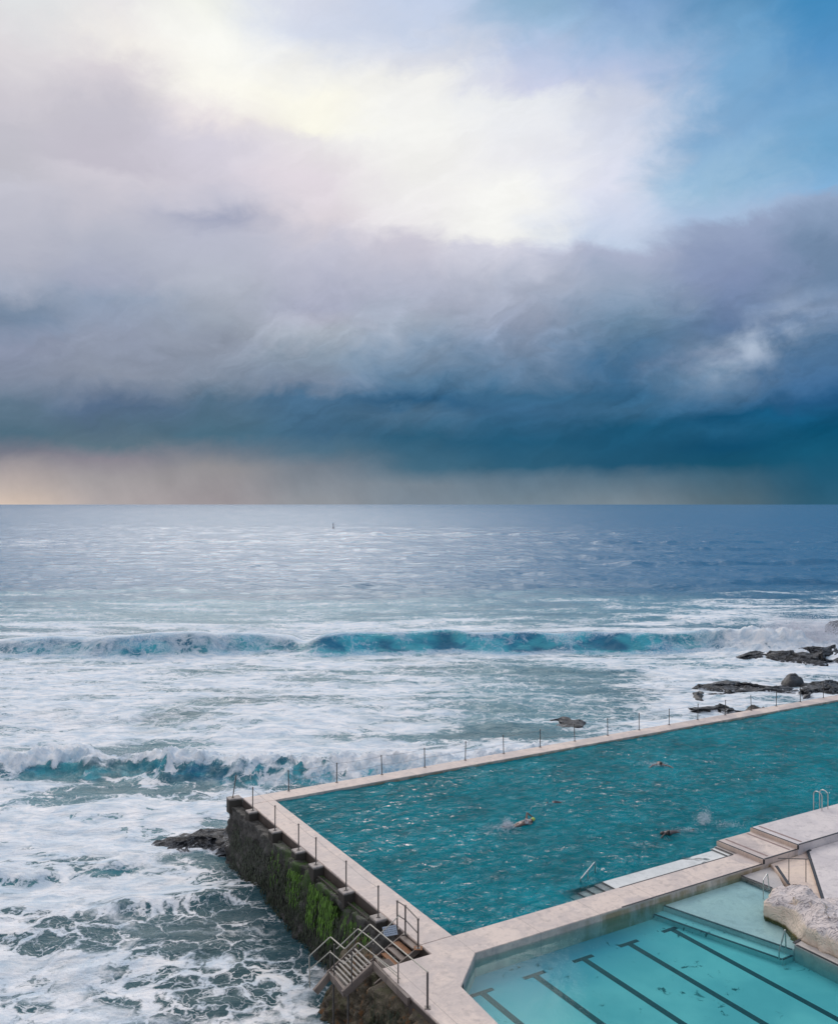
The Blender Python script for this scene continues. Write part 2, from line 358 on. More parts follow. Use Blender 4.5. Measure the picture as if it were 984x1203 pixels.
M['weed_dark'] = mat_plain('dark_seaweed', (0.035, 0.045, 0.02, 1), 0.6, 0, 0.5, 5)

m, t, out = material('pale_sandstone')
p = pos(t)
n1 = t.noise(p, 0.9, 7, 0.6, 0.7); n2 = t.noise(t.scl(p, (1, 1.8, 1.8)), 0.9, 3, 0.55, 2.2)
sz = t.new('ShaderNodeSeparateXYZ'); t.put(sz.inputs[0], p)
c = t.mix(t.ss(n1, 0.4, 0.6), (0.66, 0.57, 0.53, 1), (0.52, 0.46, 0.44, 1))
ridge = t.m('ABSOLUTE', t.m('SUBTRACT', n2, 0.5))
nz = t.new('ShaderNodeSeparateXYZ'); t.put(nz.inputs[0], t.new('ShaderNodeNewGeometry').outputs['Normal'])
up = t.ss(nz.outputs[2], 0.45, 0.8)
c = t.mix(t.m('MULTIPLY', t.ss(ridge, 0.035, 0.0), t.m('MULTIPLY', up, 0.8)), c, (0.13, 0.11, 0.12, 1))
c = t.mix(t.m('SUBTRACT', 1.0, up), c, (0.72, 0.58, 0.46, 1))  # steep sides tinted pale peach, painting warm light onto them
c = t.mix(t.ss(t.m('ADD', sz.outputs[2], t.m('MULTIPLY', n1, 0.25)), 0.0, -0.13), c, (0.14, 0.10, 0.02, 1))
principled(t, out, c, 0.85, t.bump(t.m('ADD', n1, t.m('MULTIPLY', ridge, -2.0)), 0.12, 0.8))
M['sandstone'] = m

def mat_skin(name, col):
    m, t, out = material(name)
    principled(t, out, t.mix(t.noise(pos(t), 6, 2), col, tuple(v * 0.85 for v in col[:3]) + (1,)), 0.35)
    return m
M['skin'] = mat_skin('wet_skin', (0.22, 0.135, 0.105, 1))
M['skin_tan'] = mat_skin('tanned_skin', (0.075, 0.048, 0.042, 1))
M['suit'] = mat_skin('black_swimwear', (0.012, 0.013, 0.018, 1))
M['cap_lime'] = mat_skin('lime_cap', (0.50, 0.62, 0.10, 1))
M['cap_white'] = mat_skin('white_cap', (0.75, 0.75, 0.78, 1))
M['hair'] = mat_skin('wet_hair', (0.03, 0.02, 0.015, 1))

m, t, out = material('white_spray')
d = t.new('ShaderNodeBsdfDiffuse'); d.inputs[0].default_value = (0.85, 0.85, 0.88, 1)
tl = t.new('ShaderNodeBsdfTranslucent'); tl.inputs[0].default_value = (0.85, 0.85, 0.88, 1)
mm = t.new('ShaderNodeMixShader'); mm.inputs[0].default_value = 0.5
t.l.new(d.outputs[0], mm.inputs[1]); t.l.new(tl.outputs[0], mm.inputs[2]); t.l.new(mm.outputs[0], out.inputs[0])
M['spray'] = m

# ocean material: attributes foam (cover), aer (aerated pale water), teal (painted light through thin crests, blue shade on foam)
m, t, out = material('sea_water')
p = pos(t)
def attr(n):
    a = t.new('ShaderNodeAttribute', attribute_type='GEOMETRY', attribute_name=n); return a.outputs['Fac']
foam_a, aer_a, teal_a = attr('foam'), attr('aer'), attr('teal')
sy0_ = t.new('ShaderNodeSeparateXYZ'); t.put(sy0_.inputs[0], p); sy0 = sy0_.outputs[1]
q = t.scl(p, (1.0, 1.0, 0.3))
wv = t.noise(q, 0.45, 4, 0.6, 0.0, col=True); wv2 = t.noise(q, 2.2, 3, 0.6, col=True)
q2 = t.vm('ADD', q, t.scl(t.vm('SUBTRACT', wv, (0.5, 0.5, 0.5)), (3.2, 2.4, 0)))
q2 = t.vm('ADD', q2, t.scl(t.vm('SUBTRACT', wv2, (0.5, 0.5, 0.5)), (0.7, 0.6, 0)))
q3 = t.scl(q2, (0.75, 1.0, 1.0))
d1 = t.vor(q3, 0.75); d2 = t.vor(q3, 2.1); d3 = t.vor(t.scl(q2, (0.55, 1, 1)), 0.22)
nf = t.noise(t.scl(q, (0.6, 1, 1)), 0.9, 8, 0.68, 0.8); nf2 = t.noise(q, 6.0, 4, 0.7)
F = t.m('ADD', foam_a, t.m('MULTIPLY', t.m('SUBTRACT', nf, 0.5), 0.75))
F = t.m('ADD', F, t.m('MULTIPLY', t.m('SUBTRACT', nf2, 0.5), 0.22))
F = t.m('MULTIPLY', F, t.ss(foam_a, 0.01, 0.10))
def lace(d, k, soft):
    return t.ss(t.m('SUBTRACT', t.m('MULTIPLY', F, k), d), -0.02, soft)
l1 = lace(d1, 0.40, 0.06); l2 = t.m('MULTIPLY', lace(d2, 0.34, 0.08), 0.85); l3 = t.m('MULTIPLY', lace(d3, 0.34, 0.10), 0.9)
solid = t.ss(F, 0.58, 1.0)
mask = t.m('MAXIMUM', t.m('MAXIMUM', l1, l2), t.m('MAXIMUM', solid, l3))
# past the lace the foam is a soft streaky film
fld = t.ss(sy0, 58, 75)
film = t.ss(t.m('ADD', F, t.m('MULTIPLY', t.m('SUBTRACT', t.noise(t.scl(q2, (.35, 1, 1)), .5, 6, .62), .5), 1.1)), .16, .62)
mask = t.mix(t.m('MULTIPLY', fld, .34), mask, film)
mask = t.m('MULTIPLY', mask, t.m('SUBTRACT', 1.0, t.m('MULTIPLY', teal_a, .42)))
mask = t.m('MULTIPLY', mask, t.ss(nf2, 0.10, 0.45, 0.75, 1.0), clamp=True)
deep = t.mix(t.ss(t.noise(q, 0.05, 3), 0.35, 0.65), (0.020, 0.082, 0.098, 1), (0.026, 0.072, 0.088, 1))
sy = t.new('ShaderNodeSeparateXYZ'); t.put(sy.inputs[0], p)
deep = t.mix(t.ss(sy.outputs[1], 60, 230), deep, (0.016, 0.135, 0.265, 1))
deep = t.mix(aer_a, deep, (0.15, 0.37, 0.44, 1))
tv = t.noise(t.scl(p, (.5, .8, 1.2)), 0.42, 5, .55, .8)
deep = t.mix(teal_a, deep, t.mix(t.ss(tv, .36, .62), (0.010, 0.20, 0.36, 1), (0.08, 0.58, 0.68, 1)))
fc = t.mix(t.ss(nf, 0.3, 0.7), (0.54, 0.64, 0.72, 1), (0.94, 0.91, 0.89, 1))  # bluish low end paints soft shading into the foam
fc = t.mix(t.m('MULTIPLY', t.ss(teal_a, .05, .7), t.ss(nf2, .65, .35)), fc, (0.20, 0.40, 0.58, 1))  # blue foam shadow painted into the colour where teal is set
chop = t.noise(t.scl(q, (0.55, 1.0, 1)), 0.9, 8, 0.66, 0.5)
chop2 = t.noise(t.scl(q, (0.5, 1.0, 1)), 0.22, 5, 0.6, 0.3)
hb = t.m('ADD', t.m('MULTIPLY', chop, 0.34), t.m('MULTIPLY', chop2, 0.80))
nb = t.bump(hb, 1.0, 1.0)
hb2 = t.m('ADD', hb, t.m('ADD', t.m('MULTIPLY', mask, 0.06), t.m('MULTIPLY', nf2, 0.05)))
nb2 = t.bump(hb2, 1.0, 1.0)
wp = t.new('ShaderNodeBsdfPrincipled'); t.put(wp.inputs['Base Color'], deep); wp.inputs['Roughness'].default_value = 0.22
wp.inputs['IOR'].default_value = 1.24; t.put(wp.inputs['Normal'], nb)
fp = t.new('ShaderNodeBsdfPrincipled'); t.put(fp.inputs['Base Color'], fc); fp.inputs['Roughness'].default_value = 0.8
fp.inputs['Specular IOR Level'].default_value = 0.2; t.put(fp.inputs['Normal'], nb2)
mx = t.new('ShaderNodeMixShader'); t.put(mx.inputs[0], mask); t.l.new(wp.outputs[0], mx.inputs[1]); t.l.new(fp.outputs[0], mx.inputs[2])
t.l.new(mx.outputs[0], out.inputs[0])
M['sea'] = m

# ------------------------------------------------------------------ object helpers
def tag(o, label=None, cat=None, group=None, kind=None):
    if label: o['label'] = label
    if cat: o['category'] = cat
    if group: o['group'] = group
    if kind: o['kind'] = kind
    return o
def empty(name, loc, label, cat, group=None):
    o = bpy.data.objects.new(name, None); COL.objects.link(o); o.location = loc
    o.empty_display_size = 0.3
    return tag(o, label, cat, group)
def link(name, bm, mat, parent=None, origin=None, smooth=False, recalc=True):
    """bm is in world coordinates; the object's origin is put at origin (or its parent's)"""
    if recalc: bmesh.ops.recalc_face_normals(bm, faces=bm.faces)
    off = Vector(parent.matrix_world.translation if parent else (origin or (0, 0, 0)))
    if parent: off = Vector(root_loc(parent))
    bmesh.ops.translate(bm, verts=bm.verts, vec=-off)
    me = bpy.data.meshes.new(name); bm.to_mesh(me); bm.free()
    for mt in (mat if isinstance(mat, (list, tuple)) else [mat]): me.materials.append(mt)
    if smooth: me.polygons.foreach_set('use_smooth', [True] * len(me.polygons))
    o = bpy.data.objects.new(name, me); COL.objects.link(o)
    if parent: o.parent = parent
    else: o.location = off
    return o
def root_loc(o):
    v = Vector(o.location)
    while o.parent: o = o.parent; v += Vector(o.location)
    return v
def prism(bm, pts, z0, z1, mi=0):
    """pts: list of world Vectors (x, y) outline"""
    lo = [bm.verts.new((p[0], p[1], z0)) for p in pts]; hi = [bm.verts.new((p[0], p[1], z1)) for p in pts]
    fs = [bm.faces.new(hi), bm.faces.new(lo[::-1])]
    n = len(pts)
    for i in range(n): fs.append(bm.faces.new((lo[i], lo[(i+1) % n], hi[(i+1) % n], hi[i])))
    for f in fs: f.material_index = mi
    return fs
def luv(pts): return [L(u, v) for u, v in pts]
def rect(u0, v0, u1, v1): return luv([(u0, v0), (u1, v0), (u1, v1), (u0, v1)])
def bar(bm, a, b, wdt, hgt):
    a, b = Vector(a), Vector(b); d = (b - a).normalized()
    s = d.cross(Vector((0, 0, 1)));
    if s.length < 1e-3: s = Vector((1, 0, 0))
    s.normalize(); u = s.cross(d)
    vs = []
    for pnt in (a, b):
        for i, j in ((-1, -1), (1, -1), (1, 1), (-1, 1)): vs.append(bm.verts.new(pnt + s * i * wdt / 2 + u * j * hgt / 2))
    for f in ((0, 1, 2, 3), (7, 6, 5, 4), (0, 4, 5, 1), (1, 5, 6, 2), (2, 6, 7, 3), (3, 7, 4, 0)): bm.faces.new([vs[k] for k in f])
def tube(bm, pts, r, n=8, closed=False):
    pts = [Vector(p) for p in pts]; rings = []
    for i, p in enumerate(pts):
        a = pts[max(0, i - 1)]; b = pts[min(len(pts) - 1, i + 1)]; d = (b - a).normalized()
        up = Vector((0, 0, 1)) if abs(d.z) < 0.9 else Vector((0, 1, 0))
        s = d.cross(up).normalized(); u = s.cross(d)
        rr = r[i] if isinstance(r, (list, tuple)) else r
        rings.append([bm.verts.new(p + (s * math.cos(2 * math.pi * k / n) + u * math.sin(2 * math.pi * k / n)) * rr) for k in range(n)])
    for i in range(len(rings) - 1):
        for k in range(n): bm.faces.new((rings[i][k], rings[i][(k+1) % n], rings[i+1][(k+1) % n], rings[i+1][k]))
    bm.faces.new(rings[0][::-1]); bm.faces.new(rings[-1])
def round_path(pts, r=0.12, k=4):
    pts = [Vector(p) for p in pts]; out = [pts[0]]
    for i in range(1, len(pts) - 1):
        a, b, c = pts[i-1], pts[i], pts[i+1]
        ra = min(r, (a - b).length * .45); rc = min(r, (c - b).length * .45)
        p0 = b + (a - b).normalized() * ra; p2 = b + (c - b).normalized() * rc
        for j in range(k + 1):
            q = j / k; out.append(p0 * (1 - q) ** 2 + b * 2 * q * (1 - q) + p2 * q * q)
    out.append(pts[-1]); return out
NB = bmesh.new

# ------------------------------------------------------------------ numpy noise
def perlin(x, y, seed=0):
    xi = np.floor(x).astype(np.int64); yi = np.floor(y).astype(np.int64)
    xf = x - xi; yf = y - yi
    def grad(ix, iy, fx, fy):
        h = (ix * 374761393 + iy * 668265263 + seed * 1442695041) & 0xffffffff
        h = ((h ^ (h >> 13)) * 1274126177) & 0xffffffff
        a = ((h ^ (h >> 16)) & 0xffff) * (2 * np.pi / 65536.0)
        return np.cos(a) * fx + np.sin(a) * fy
    u = xf * xf * xf * (xf * (xf * 6 - 15) + 10); v = yf * yf * yf * (yf * (yf * 6 - 15) + 10)
    n00 = grad(xi, yi, xf, yf); n10 = grad(xi + 1, yi, xf - 1, yf); n01 = grad(xi, yi + 1, xf, yf - 1); n11 = grad(xi + 1, yi + 1, xf - 1, yf - 1)
    return 1.41 * ((n00 * (1 - u) + n10 * u) * (1 - v) + (n01 * (1 - u) + n11 * u) * v)
def fbm(x, y, oct=4, seed=0, rough=0.5):
    s = 0; a = 1.0; f = 1.0
    for i in range(oct):
        s = s + a * perlin(x * f + 17.3 * i, y * f - 9.1 * i, seed + i); a *= rough; f *= 2.03
    return s
def sst(x, a, b):
    q = np.clip((x - a) / (b - a), 0, 1); return q * q * (3 - 2 * q)
def band(x, a, b, c, d): return sst(x, a, b) * (1 - sst(x, c, d))

# ------------------------------------------------------------------ the sea
SEA = -3.2
def build_sea():
    rows = [18.0]
    while rows[-1] < 26000:
        y = rows[-1]
        dy = 0.13 if y < 45 else (0.22 if y < 75 else (0.26 if y < 125 else (y * 0.005 if y < 700 else (y * 0.009 if y < 2200 else y * 0.03))))
        rows.append(y + dy)
    Yr = np.array(rows); nc = 820
    s = np.linspace(-1, 1, nc)
    Y = np.repeat(Yr[:, None], nc, 1); X = s[None, :] * (0.60 * Y + 10)
    H = SEA * -1 + CAMH
    PX = 492 + F_PX * X / Y; PY = HOR + F_PX * H / Y
    h = np.zeros_like(X)
    # open swell, each train broken up by a slow noise
    for lam, amp, ang, sd_ in ((34, .28, 4, 1), (19, .16, -9, 2), (11, .10, 13, 3), (6.5, .05, -4, 4)):
        a = R(ang); ph = (X * math.sin(a) + Y * math.cos(a)) * 2 * math.pi / lam
        ph = ph + 2.2 * fbm(X / (lam * 2.2), Y / (lam * 1.2), 2, sd_ * 11)
        mod = np.clip(0.6 + fbm(X / (lam * 3), Y / (lam * 1.5), 2, sd_ * 7), 0, 1.6)
        q = np.sin(ph); h += amp * mod * (q + 0.35 * q * q) * (1 - sst(Y, 350, 1900))
    near = np.clip((140 - Y) / 60, 0, 1)
    h += 0.16 * fbm(X / 3.4, Y / 2.2, 4, 60) * (0.45 + 0.55 * near) * np.clip((500 - Y) / 200, 0, 1)
    h += 0.65 * fbm(X / 22.0, Y / 8.0, 4, 71) * np.clip((Y - 130) / 60, 0, 1) * (1 - sst(Y, 500, 2200))
    foam = np.zeros_like(X); aer = np.zeros_like(X); teal = np.zeros_like(X)
    wob = fbm(X / 30, Y / 12, 4, 5); streak = fbm(X / 14, Y / 4.0, 5, 9, 0.6); fine = fbm(X / 4, Y / 1.6, 4, 13, 0.6)
    PYw = PY + 9 * wob
    # foam cover over the surf zone
    z1 = band(PYw, 690, 712, 1010, 1075)
    foam += z1 * (0.37 + 0.48 * streak + .14 * wob)
    foam -= 0.30 * band(PYw, 688, 700, 725, 742) * (1 - 0.8 * sst(PX, 780, 860)) * (0.9 + streak * .6)
    foam -= 0.26 * band(PX, 480, 560, 720, 800) * band(PY, 765, 790, 850, 885) * (1 + streak)
    foam -= 0.12 * band(PX, 150, 250, 420, 500) * band(PY, 775, 790, 840, 860)
    foam += 0.20 * band(PY, 765, 785, 850, 880) * (1 - sst(PX, 350, 560))
    foam += 0.25 * sst(PX, 640, 800) * band(PY, 775, 790, 900, 960)
    low = sst(PY, 1000, 1060)
    clear = sst(PX + 60 * wob + (PY - 1060) * 0.15, 150, 290) * low
    foam += low * (0.36 + 0.24 * streak) * (1 - clear) + low * clear * (0.19 + 0.16 * streak)
    foam += 0.25 * band(PY, 940, 960, 985, 1010) * (1 - sst(PX, 180, 280))
    aer += z1 * (0.50 + 0.25 * wob + 0.18 * streak) * (1 - 0.5 * sst(PY, 960, 1030)) + 0.10 * low * (1 - clear)
    aer += 0.05 * band(PY, 640, 690, 700, 760) * (1 - sst(PX, 600, 900))
    # stray whitecaps and foam lines farther out
    far = fbm(X / 40, Y / 7.0, 4, 33, 0.6)
    foam += sst(far, 0.95, 1.25) * 0.25 * band(Y, 150, 200, 500, 700)
    foam += band(PX, -400, -100, 40, 120) * band(PY, 632, 636, 640, 645) * 0.35 * sst(far, -.2, .5)
    # dark far wave lines
    def ridge(yc, x0, x1, hgt, wf, wb, wobble=2.0, seed=0):
        c = yc + wobble * fbm(X / (yc * 0.12), X * 0 + seed, 3, seed)
        e = band(X, x0 - (x1 - x0) * .25, x0, x1, x1 + (x1 - x0) * .25)
        sgn = Y - c
        prof = np.where(sgn < 0, np.exp(-(sgn / wf) ** 2), np.exp(-(sgn / wb) ** 2))
        return c, sgn, prof * hgt * 1.35 * e * (0.75 + 0.5 * (fbm(X / (yc * .03), X * 0 + 3.3, 3, seed + 4))), e
    for yc, x0, x1, hg, sd_ in ((233, 8, 36, .5, 1), (352, 80, 170, 1.1, 2), (205, 74, 110, .7, 3), (262, -45, -10, .45, 4), (300, 10, 60, .5, 5), (196, -20, 20, .35, 8),
                                (420, -120, -20, .8, 6), (520, -40, 120, .9, 7), (178, -6, 0, .5, 10), (410, 60, 200, .9, 12), (270, 70, 140, .8, 14)):
        c, sgn, hh, e = ridge(yc, x0, x1, hg, yc * .006 + .4, yc * .03, yc * .012, sd_)
        h += hh; 
        if hg >= .9: foam += e * np.exp(-((sgn - .4) / (yc * .006)) ** 2) * 0.20 * sst(fbm(X / 6, Y / 4, 3, sd_ + 50), .2, .7)
    # ---- wave 1: the teal breaking roller
    c1 = 111.5 + 2.2 * np.sin(X / 17.0 + 1) + 2.0 * fbm(X / 14.0, X * 0, 3, 21)
    amp1 = 2.1 * band(X, -64, -42, 41, 50) * (1 - 0.55 * np.exp(-((X + 14.3) / 1.6) ** 2)) * (0.95 + 0.24 * fbm(X / 12.0, X * 0 + 5, 3, 22))
    amp1 *= 1 - 0.25 * np.exp(-((X - 17.5) / 3.0) ** 2)
    s1 = Y - c1
    p1 = np.where(s1 < 0, np.exp(-(s1 / 1.75) ** 2), np.exp(-(s1 / 8.0) ** 2))
    h = h * (1 - .6 * np.exp(-(s1 / 6) ** 2)) + amp1 * p1 - 0.35 * amp1 / 2.3 * np.exp(-((s1 + 5) / 2.5) ** 2)
    on1 = np.clip(amp1 / 2.0, 0, 1)
    face = band(s1, -4.5, -2.6, -0.5, 0.15) * on1
    leftw = 1 - sst(X, -17, -10)
    vstreak = fbm(X / 1.1, Y / 6.0, 4, 23, 0.6)
    patch = fbm(X / 6.0, Y / 3.5, 3, 24)
    fv = np.clip(0.06 + 0.40 * leftw * sst(-patch, -.5, .35) + 0.12 * vstreak + 0.36 * patch + .12 * fbm(X / 2.0, Y / 2.5, 3, 29), 0, 1) + 0.45 * band(s1, -5.0, -3.6, -3.0, -2.4)
    foam = foam * (1 - face) + face * fv
    crest = np.exp(-((s1 - 0.5) / 0.9) ** 2) * on1
    foam += crest * (0.22 + 0.55 * leftw + 0.60 * fbm(X / 3.0, Y / 2.0, 3, 25))
    aer *= 1 - 0.85 * face
    teal = np.maximum(teal, band(s1, -4.5, -3.0, 0.0, 2.0) * on1 * (0.62 + 0.3 * patch) * (1 - 0.35 * leftw))
    # bursting end of wave 1 at the rocks on the right
    burst = np.exp(-((X - 46) / 9.5) ** 2 - ((Y - 110) / 5.5) ** 2) + 0.8 * np.exp(-((X - 62) / 12) ** 2 - ((Y - 116) / 6) ** 2)
    bl = np.abs(fbm(X / 3.0, Y / 3.0, 5, 26, 0.6))
    h += burst * (0.9 + 0.9 * bl)
    foam += burst * 0.8; teal *= 1 - np.clip(burst * 1.2, 0, 1)
    # ---- wave 2: tumbling white water nearer in
    c2 = 61.2 + 0.9 * np.sin(X / 5.5) + 1.1 * fbm(X / 5.0, X * 0, 3, 31)
    amp2 = 1.25 * (1 - sst(X, 10, 17)) * (0.85 + 0.35 * fbm(X / 6.0, X * 0 + 2, 3, 32))
    s2 = Y - c2
    p2 = np.where(s2 < 0, np.exp(-(s2 / 1.5) ** 2), np.exp(-(s2 / 3.2) ** 2))
    b2 = np.abs(fbm(X / 1.6, Y / 1.4, 5, 33, 0.62))
    on2 = np.clip(amp2, 0, 1)
    fl2 = np.exp(-((s2 + .4) / 2.0) ** 2) * on2
    h += amp2 * p2 + fl2 * (0.50 * b2 + .22 * np.abs(fbm(X / .55, Y / .5, 3, 38)))
    teal = np.maximum(teal, .55 * np.exp(-((s2 + 1.6) / 1.0) ** 2) * on2 * sst(fbm(X / 2.2, Y / 1.2, 3, 39), -.25, .35))  # carries the painted blue shade on the lower foam face
    foam += fl2 * 0.50
    hole = lambda cx, wx_, cs, ws: np.exp(-((X - cx) / wx_) ** 2 - ((s2 - cs) / ws) ** 2)
    holes = hole(-24.5, 2.2, -2.0, .9) + hole(-14.3, 2.2, -1.6, 1.1) + hole(-30, 2.0, -1.6, .8) + .7 * hole(-19.0, 1.8, -1.2, .7) + .6 * hole(-9.5, 2.5, -1.0, .8) + .5 * hole(4.0, 2.0, -1.0, .8)
    holes = np.clip(holes * (1.1 + fbm(X / 1.2, Y / .8, 3, 35)), 0, 1)
    foam -= holes * 0.95; aer *= 1 - .9 * holes; teal = np.maximum(teal, holes * 0.35)
    # ---- wave 3: small dark-faced ripple running out from the corner rock
    yc3 = 44.6 + 0.33 * (X + 17) + .5 * np.sin(X / 2.1)
    s3 = Y - yc3; on3 = band(X, -26, -20, -15.0, -12.0) * (.7 + .6 * fbm(X / 2.0, Y * 0, 3, 77))
    p3 = np.where(s3 < 0, np.exp(-(s3 / .55) ** 2), np.exp(-(s3 / 1.8) ** 2))
    h += 0.34 * p3 * on3
    f3 = np.exp(-((s3 + .55) / .40) ** 2) * on3
    foam = foam * (1 - .85 * f3) + .3 * np.exp(-((s3 - .2) / .5) ** 2) * on3
    aer *= 1 - f3; teal = np.maximum(teal, f3 * .25)
    yc4 = 40.0 + .25 * (X + 12); s4 = Y - yc4; on4 = band(X, -15, -13, -8, -6)
    h += .28 * np.where(s4 < 0, np.exp(-(s4 / .5) ** 2), np.exp(-(s4 / 1.6) ** 2)) * on4
    # slick darker water tight against the wall
    wd = (X - A0[0]) * UX + (Y - A0[1]) * UY; wvv = (X - A0[0]) * UY - (Y - A0[1]) * UX
    tight = np.exp(-((wd + 2.2) / 1.3) ** 2) * band(wvv, -3, 0, 40, 60)
    foam *= 1 - 0.55 * tight; aer *= 1 - .8 * tight
    # keep the water out of the pool basins
    inside = band(wd, -1.6, -1.0, 70, 80) * band(wvv, -1.0, -.5, 60, 70)
    h = h * (1 - inside)
    Z = SEA + h
    nr = len(Yr)
    me = bpy.data.meshes.new('sea')
    co = np.stack([X, Y, Z], -1).reshape(-1, 3).astype(np.float32)
    me.vertices.add(len(co)); me.vertices.foreach_set('co', co.ravel())
    i = np.arange((nr - 1) * (nc - 1)); r = i // (nc - 1); c = i % (nc - 1); a = r * nc + c
    quads = np.stack([a, a + 1, a + nc + 1, a + nc], -1).astype(np.int32)
    me.loops.add(quads.size); me.loops.foreach_set('vertex_index', quads.ravel())
    me.polygons.add(len(quads)); me.polygons.foreach_set('loop_start', np.arange(0, quads.size, 4, dtype=np.int32))
    me.polygons.foreach_set('use_smooth', np.ones(len(quads), dtype=bool))
    me.update()
    for nme, arr, hi in (('foam', foam, 1.5), ('aer', aer, 1), ('teal', teal, 1)):
        at = me.attributes.new(nme, 'FLOAT', 'POINT'); at.data.foreach_set('value', np.clip(arr, 0, hi).ravel().astype(np.float32))
    me.materials.append(M['sea'])
    o = bpy.data.objects.new('sea', me); COL.objects.link(o); tag(o, kind='structure')
build_sea()
# seabed sheet under the pools and camera, so that the ground goes on behind the lens
bm = NB(); v = [bm.verts.new(p_) for p_ in ((-300, -200, SEA - .6), (300, -200, SEA - .6), (300, 30, SEA - .6), (-300, 30, SEA - .6))]; bm.faces.new(v)
tag(link('seabed', bm, M['rock']), kind='structure')

# ------------------------------------------------------------------ pool structure
BOT = -3.6
WL, KWL = -0.13, -0.25         # water levels: ocean pool, small pool
def solid(name, pts, z1, mat, z0=BOT):
    bm = NB(); prism(bm, pts, z0, z1)
    bmesh.ops.recalc_face_normals(bm, faces=bm.faces)
    top = [e for e in bm.edges if all(abs(v_.co.z - z1) < 1e-5 for v_ in e.verts)]
    bmesh.ops.bevel(bm, geom=top, offset=0.018, segments=2, affect='EDGES')
    return tag(link(name, bm, mat), kind='structure')
# decks, butted end to end
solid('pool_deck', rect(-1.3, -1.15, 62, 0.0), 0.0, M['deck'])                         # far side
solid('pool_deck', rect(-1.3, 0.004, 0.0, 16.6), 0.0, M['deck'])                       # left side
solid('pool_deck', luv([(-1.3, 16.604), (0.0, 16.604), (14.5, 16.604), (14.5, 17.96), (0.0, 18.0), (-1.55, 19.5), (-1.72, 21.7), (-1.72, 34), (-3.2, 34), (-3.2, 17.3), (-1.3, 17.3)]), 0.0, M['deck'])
solid('step_platform', rect(14.504, 15.5, 16.7, 17.96), 0.18, M['deck'])
solid('upper_deck', rect(16.704, 15.5, 62, 17.96), 0.36, M['deck_white'])
bm = NB(); prism(bm, rect(14.47, 15.51, 14.502, 17.95), -0.0, 0.168); prism(bm, rect(16.672, 15.51, 16.702, 17.95), 0.182, 0.348)
tag(link('step_riser', bm, M['peach']), kind='structure')
# pool floors
solid('pool_floor', rect(-0.2, -0.2, 62, 16.8), -1.7, M['pool_floor'], -2.4)
solid('small_pool_floor', rect(-1.9, 17.8, 10.2, 34), -0.80, M['kids_floor'], -2.4)
# ledge and steps inside the ocean pool
solid('pool_ledge', rect(7.7, 15.65, 14.02, 16.6), -0.121, M['shelf'], -1.7)
solid('pool_ledge', rect(14.02, 15.55, 14.26, 16.6), -0.08, M['shelf'], -1.7)
solid('pool_ledge', rect(14.264, 15.55, 14.5, 16.6), -0.03, M['beige'], -1.7)
for k in range(5):
    solid('pool_step', rect(7.7 - .42 * (k + 1), 15.65, 7.696 - .42 * k, 16.6), -0.16 - .06 * k, M['shelf'], -1.7)
# small pool: inner step, paddling shelf, right-hand slabs
solid('small_pool_step', luv([(8.15, 17.97), (8.7, 17.97), (10.0, 22.75), (9.45, 22.75)]), -0.60, M['kids_floor'], -2.0)
solid('paddling_shelf', luv([(8.704, 17.97), (13.1, 17.97), (13.2, 19.3), (13.0, 22.4), (11.4, 22.5), (10.004, 22.75)]), -0.40, M['toddler'], -2.0)
solid('beige_slab', luv([(10.01, 22.78), (11.4, 22.52), (16, 22.4), (16, 30), (9.98, 30)]), -0.19, M['beige'], -2.0)
solid('beige_slab', luv([(13.104, 17.97), (14.9, 17.97), (14.9, 18.2), (13.7, 19.6), (16, 22.39), (13.02, 22.39), (13.2, 19.3)]), -0.20, M['beige'], -2.0)
solid('ramp', luv([(14.904, 17.97), (17.3, 17.97), (13.6, 21.3), (13.2, 20.4), (13.9, 19.6)]), -0.08, M['peach'], -2.0)
solid('terrace', luv([(17.304, 17.97), (62, 17.97), (62, 34), (16.004, 34), (16.004, 22.395), (13.3, 22.3), (13.6, 21.31)]), 0.02, M['deck_white'])

def line(name, a, b, z, wdt=0.07, mat='black', proud=0.004, parent=None):
    bm = NB(); A, B = L(*a, z), L(*b, z); d = (B - A).normalized(); s = Vector((-d.y, d.x, 0)) * wdt / 2
    z0, z1 = -0.01, proud
    prism(bm, [(A + s), (B + s), (B - s), (A - s)], z + z0, z + z1)
    return tag(link(name, bm, M[mat]), kind='structure')
# black edge lines
line('edge_line', (6.6, 17.94), (14.46, 17.92), 0.0, .06)
line('edge_line', (7.7, 16.64), (14.2, 16.64), 0.0, .06)
line('edge_line', (14.54, 15.53), (14.54, 17.93), 0.18, .07)
line('edge_line', (14.58, 17.925), (16.66, 17.925), 0.18, .07)
line('edge_line', (16.74, 15.53), (16.74, 17.93), 0.36, .07)
line('edge_line', (16.78, 17.925), (40, 17.925), 0.36, .07)
line('edge_line', (14.05, 15.6), (14.05, 16.6), -0.08, .06)
line('edge_line', (14.29, 15.6), (14.29, 16.6), -0.03, .06)
bm = NB(); prism(bm, rect(14.46, 17.95, 14.54, 17.985), -.0, .18); prism(bm, rect(16.66, 17.95, 16.74, 17.985), .18, .36)
tag(link('edge_line', bm, M['black']), kind='structure')
line('grip_strip', (14.95, 15.6), (14.95, 17.8), 0.18, .13, 'stripe'); line('grip_strip', (16.35, 15.6), (16.35, 17.8), 0.18, .13, 'stripe')
line('grip_strip', (17.15, 15.6), (17.15, 17.8), 0.36, .13, 'stripe')
for k in range(6):
    line('edge_line', (7.66 - .42 * k, 15.68), (7.66 - .42 * k, 16.58), (-0.121 if k == 0 else -0.16 - .06 * (k - 1)), .045)
line('edge_line', (8.73, 18.0), (10.0, 22.7), -0.40, .08); line('edge_line', (8.18, 18.0), (9.47, 22.7), -0.60, .08)
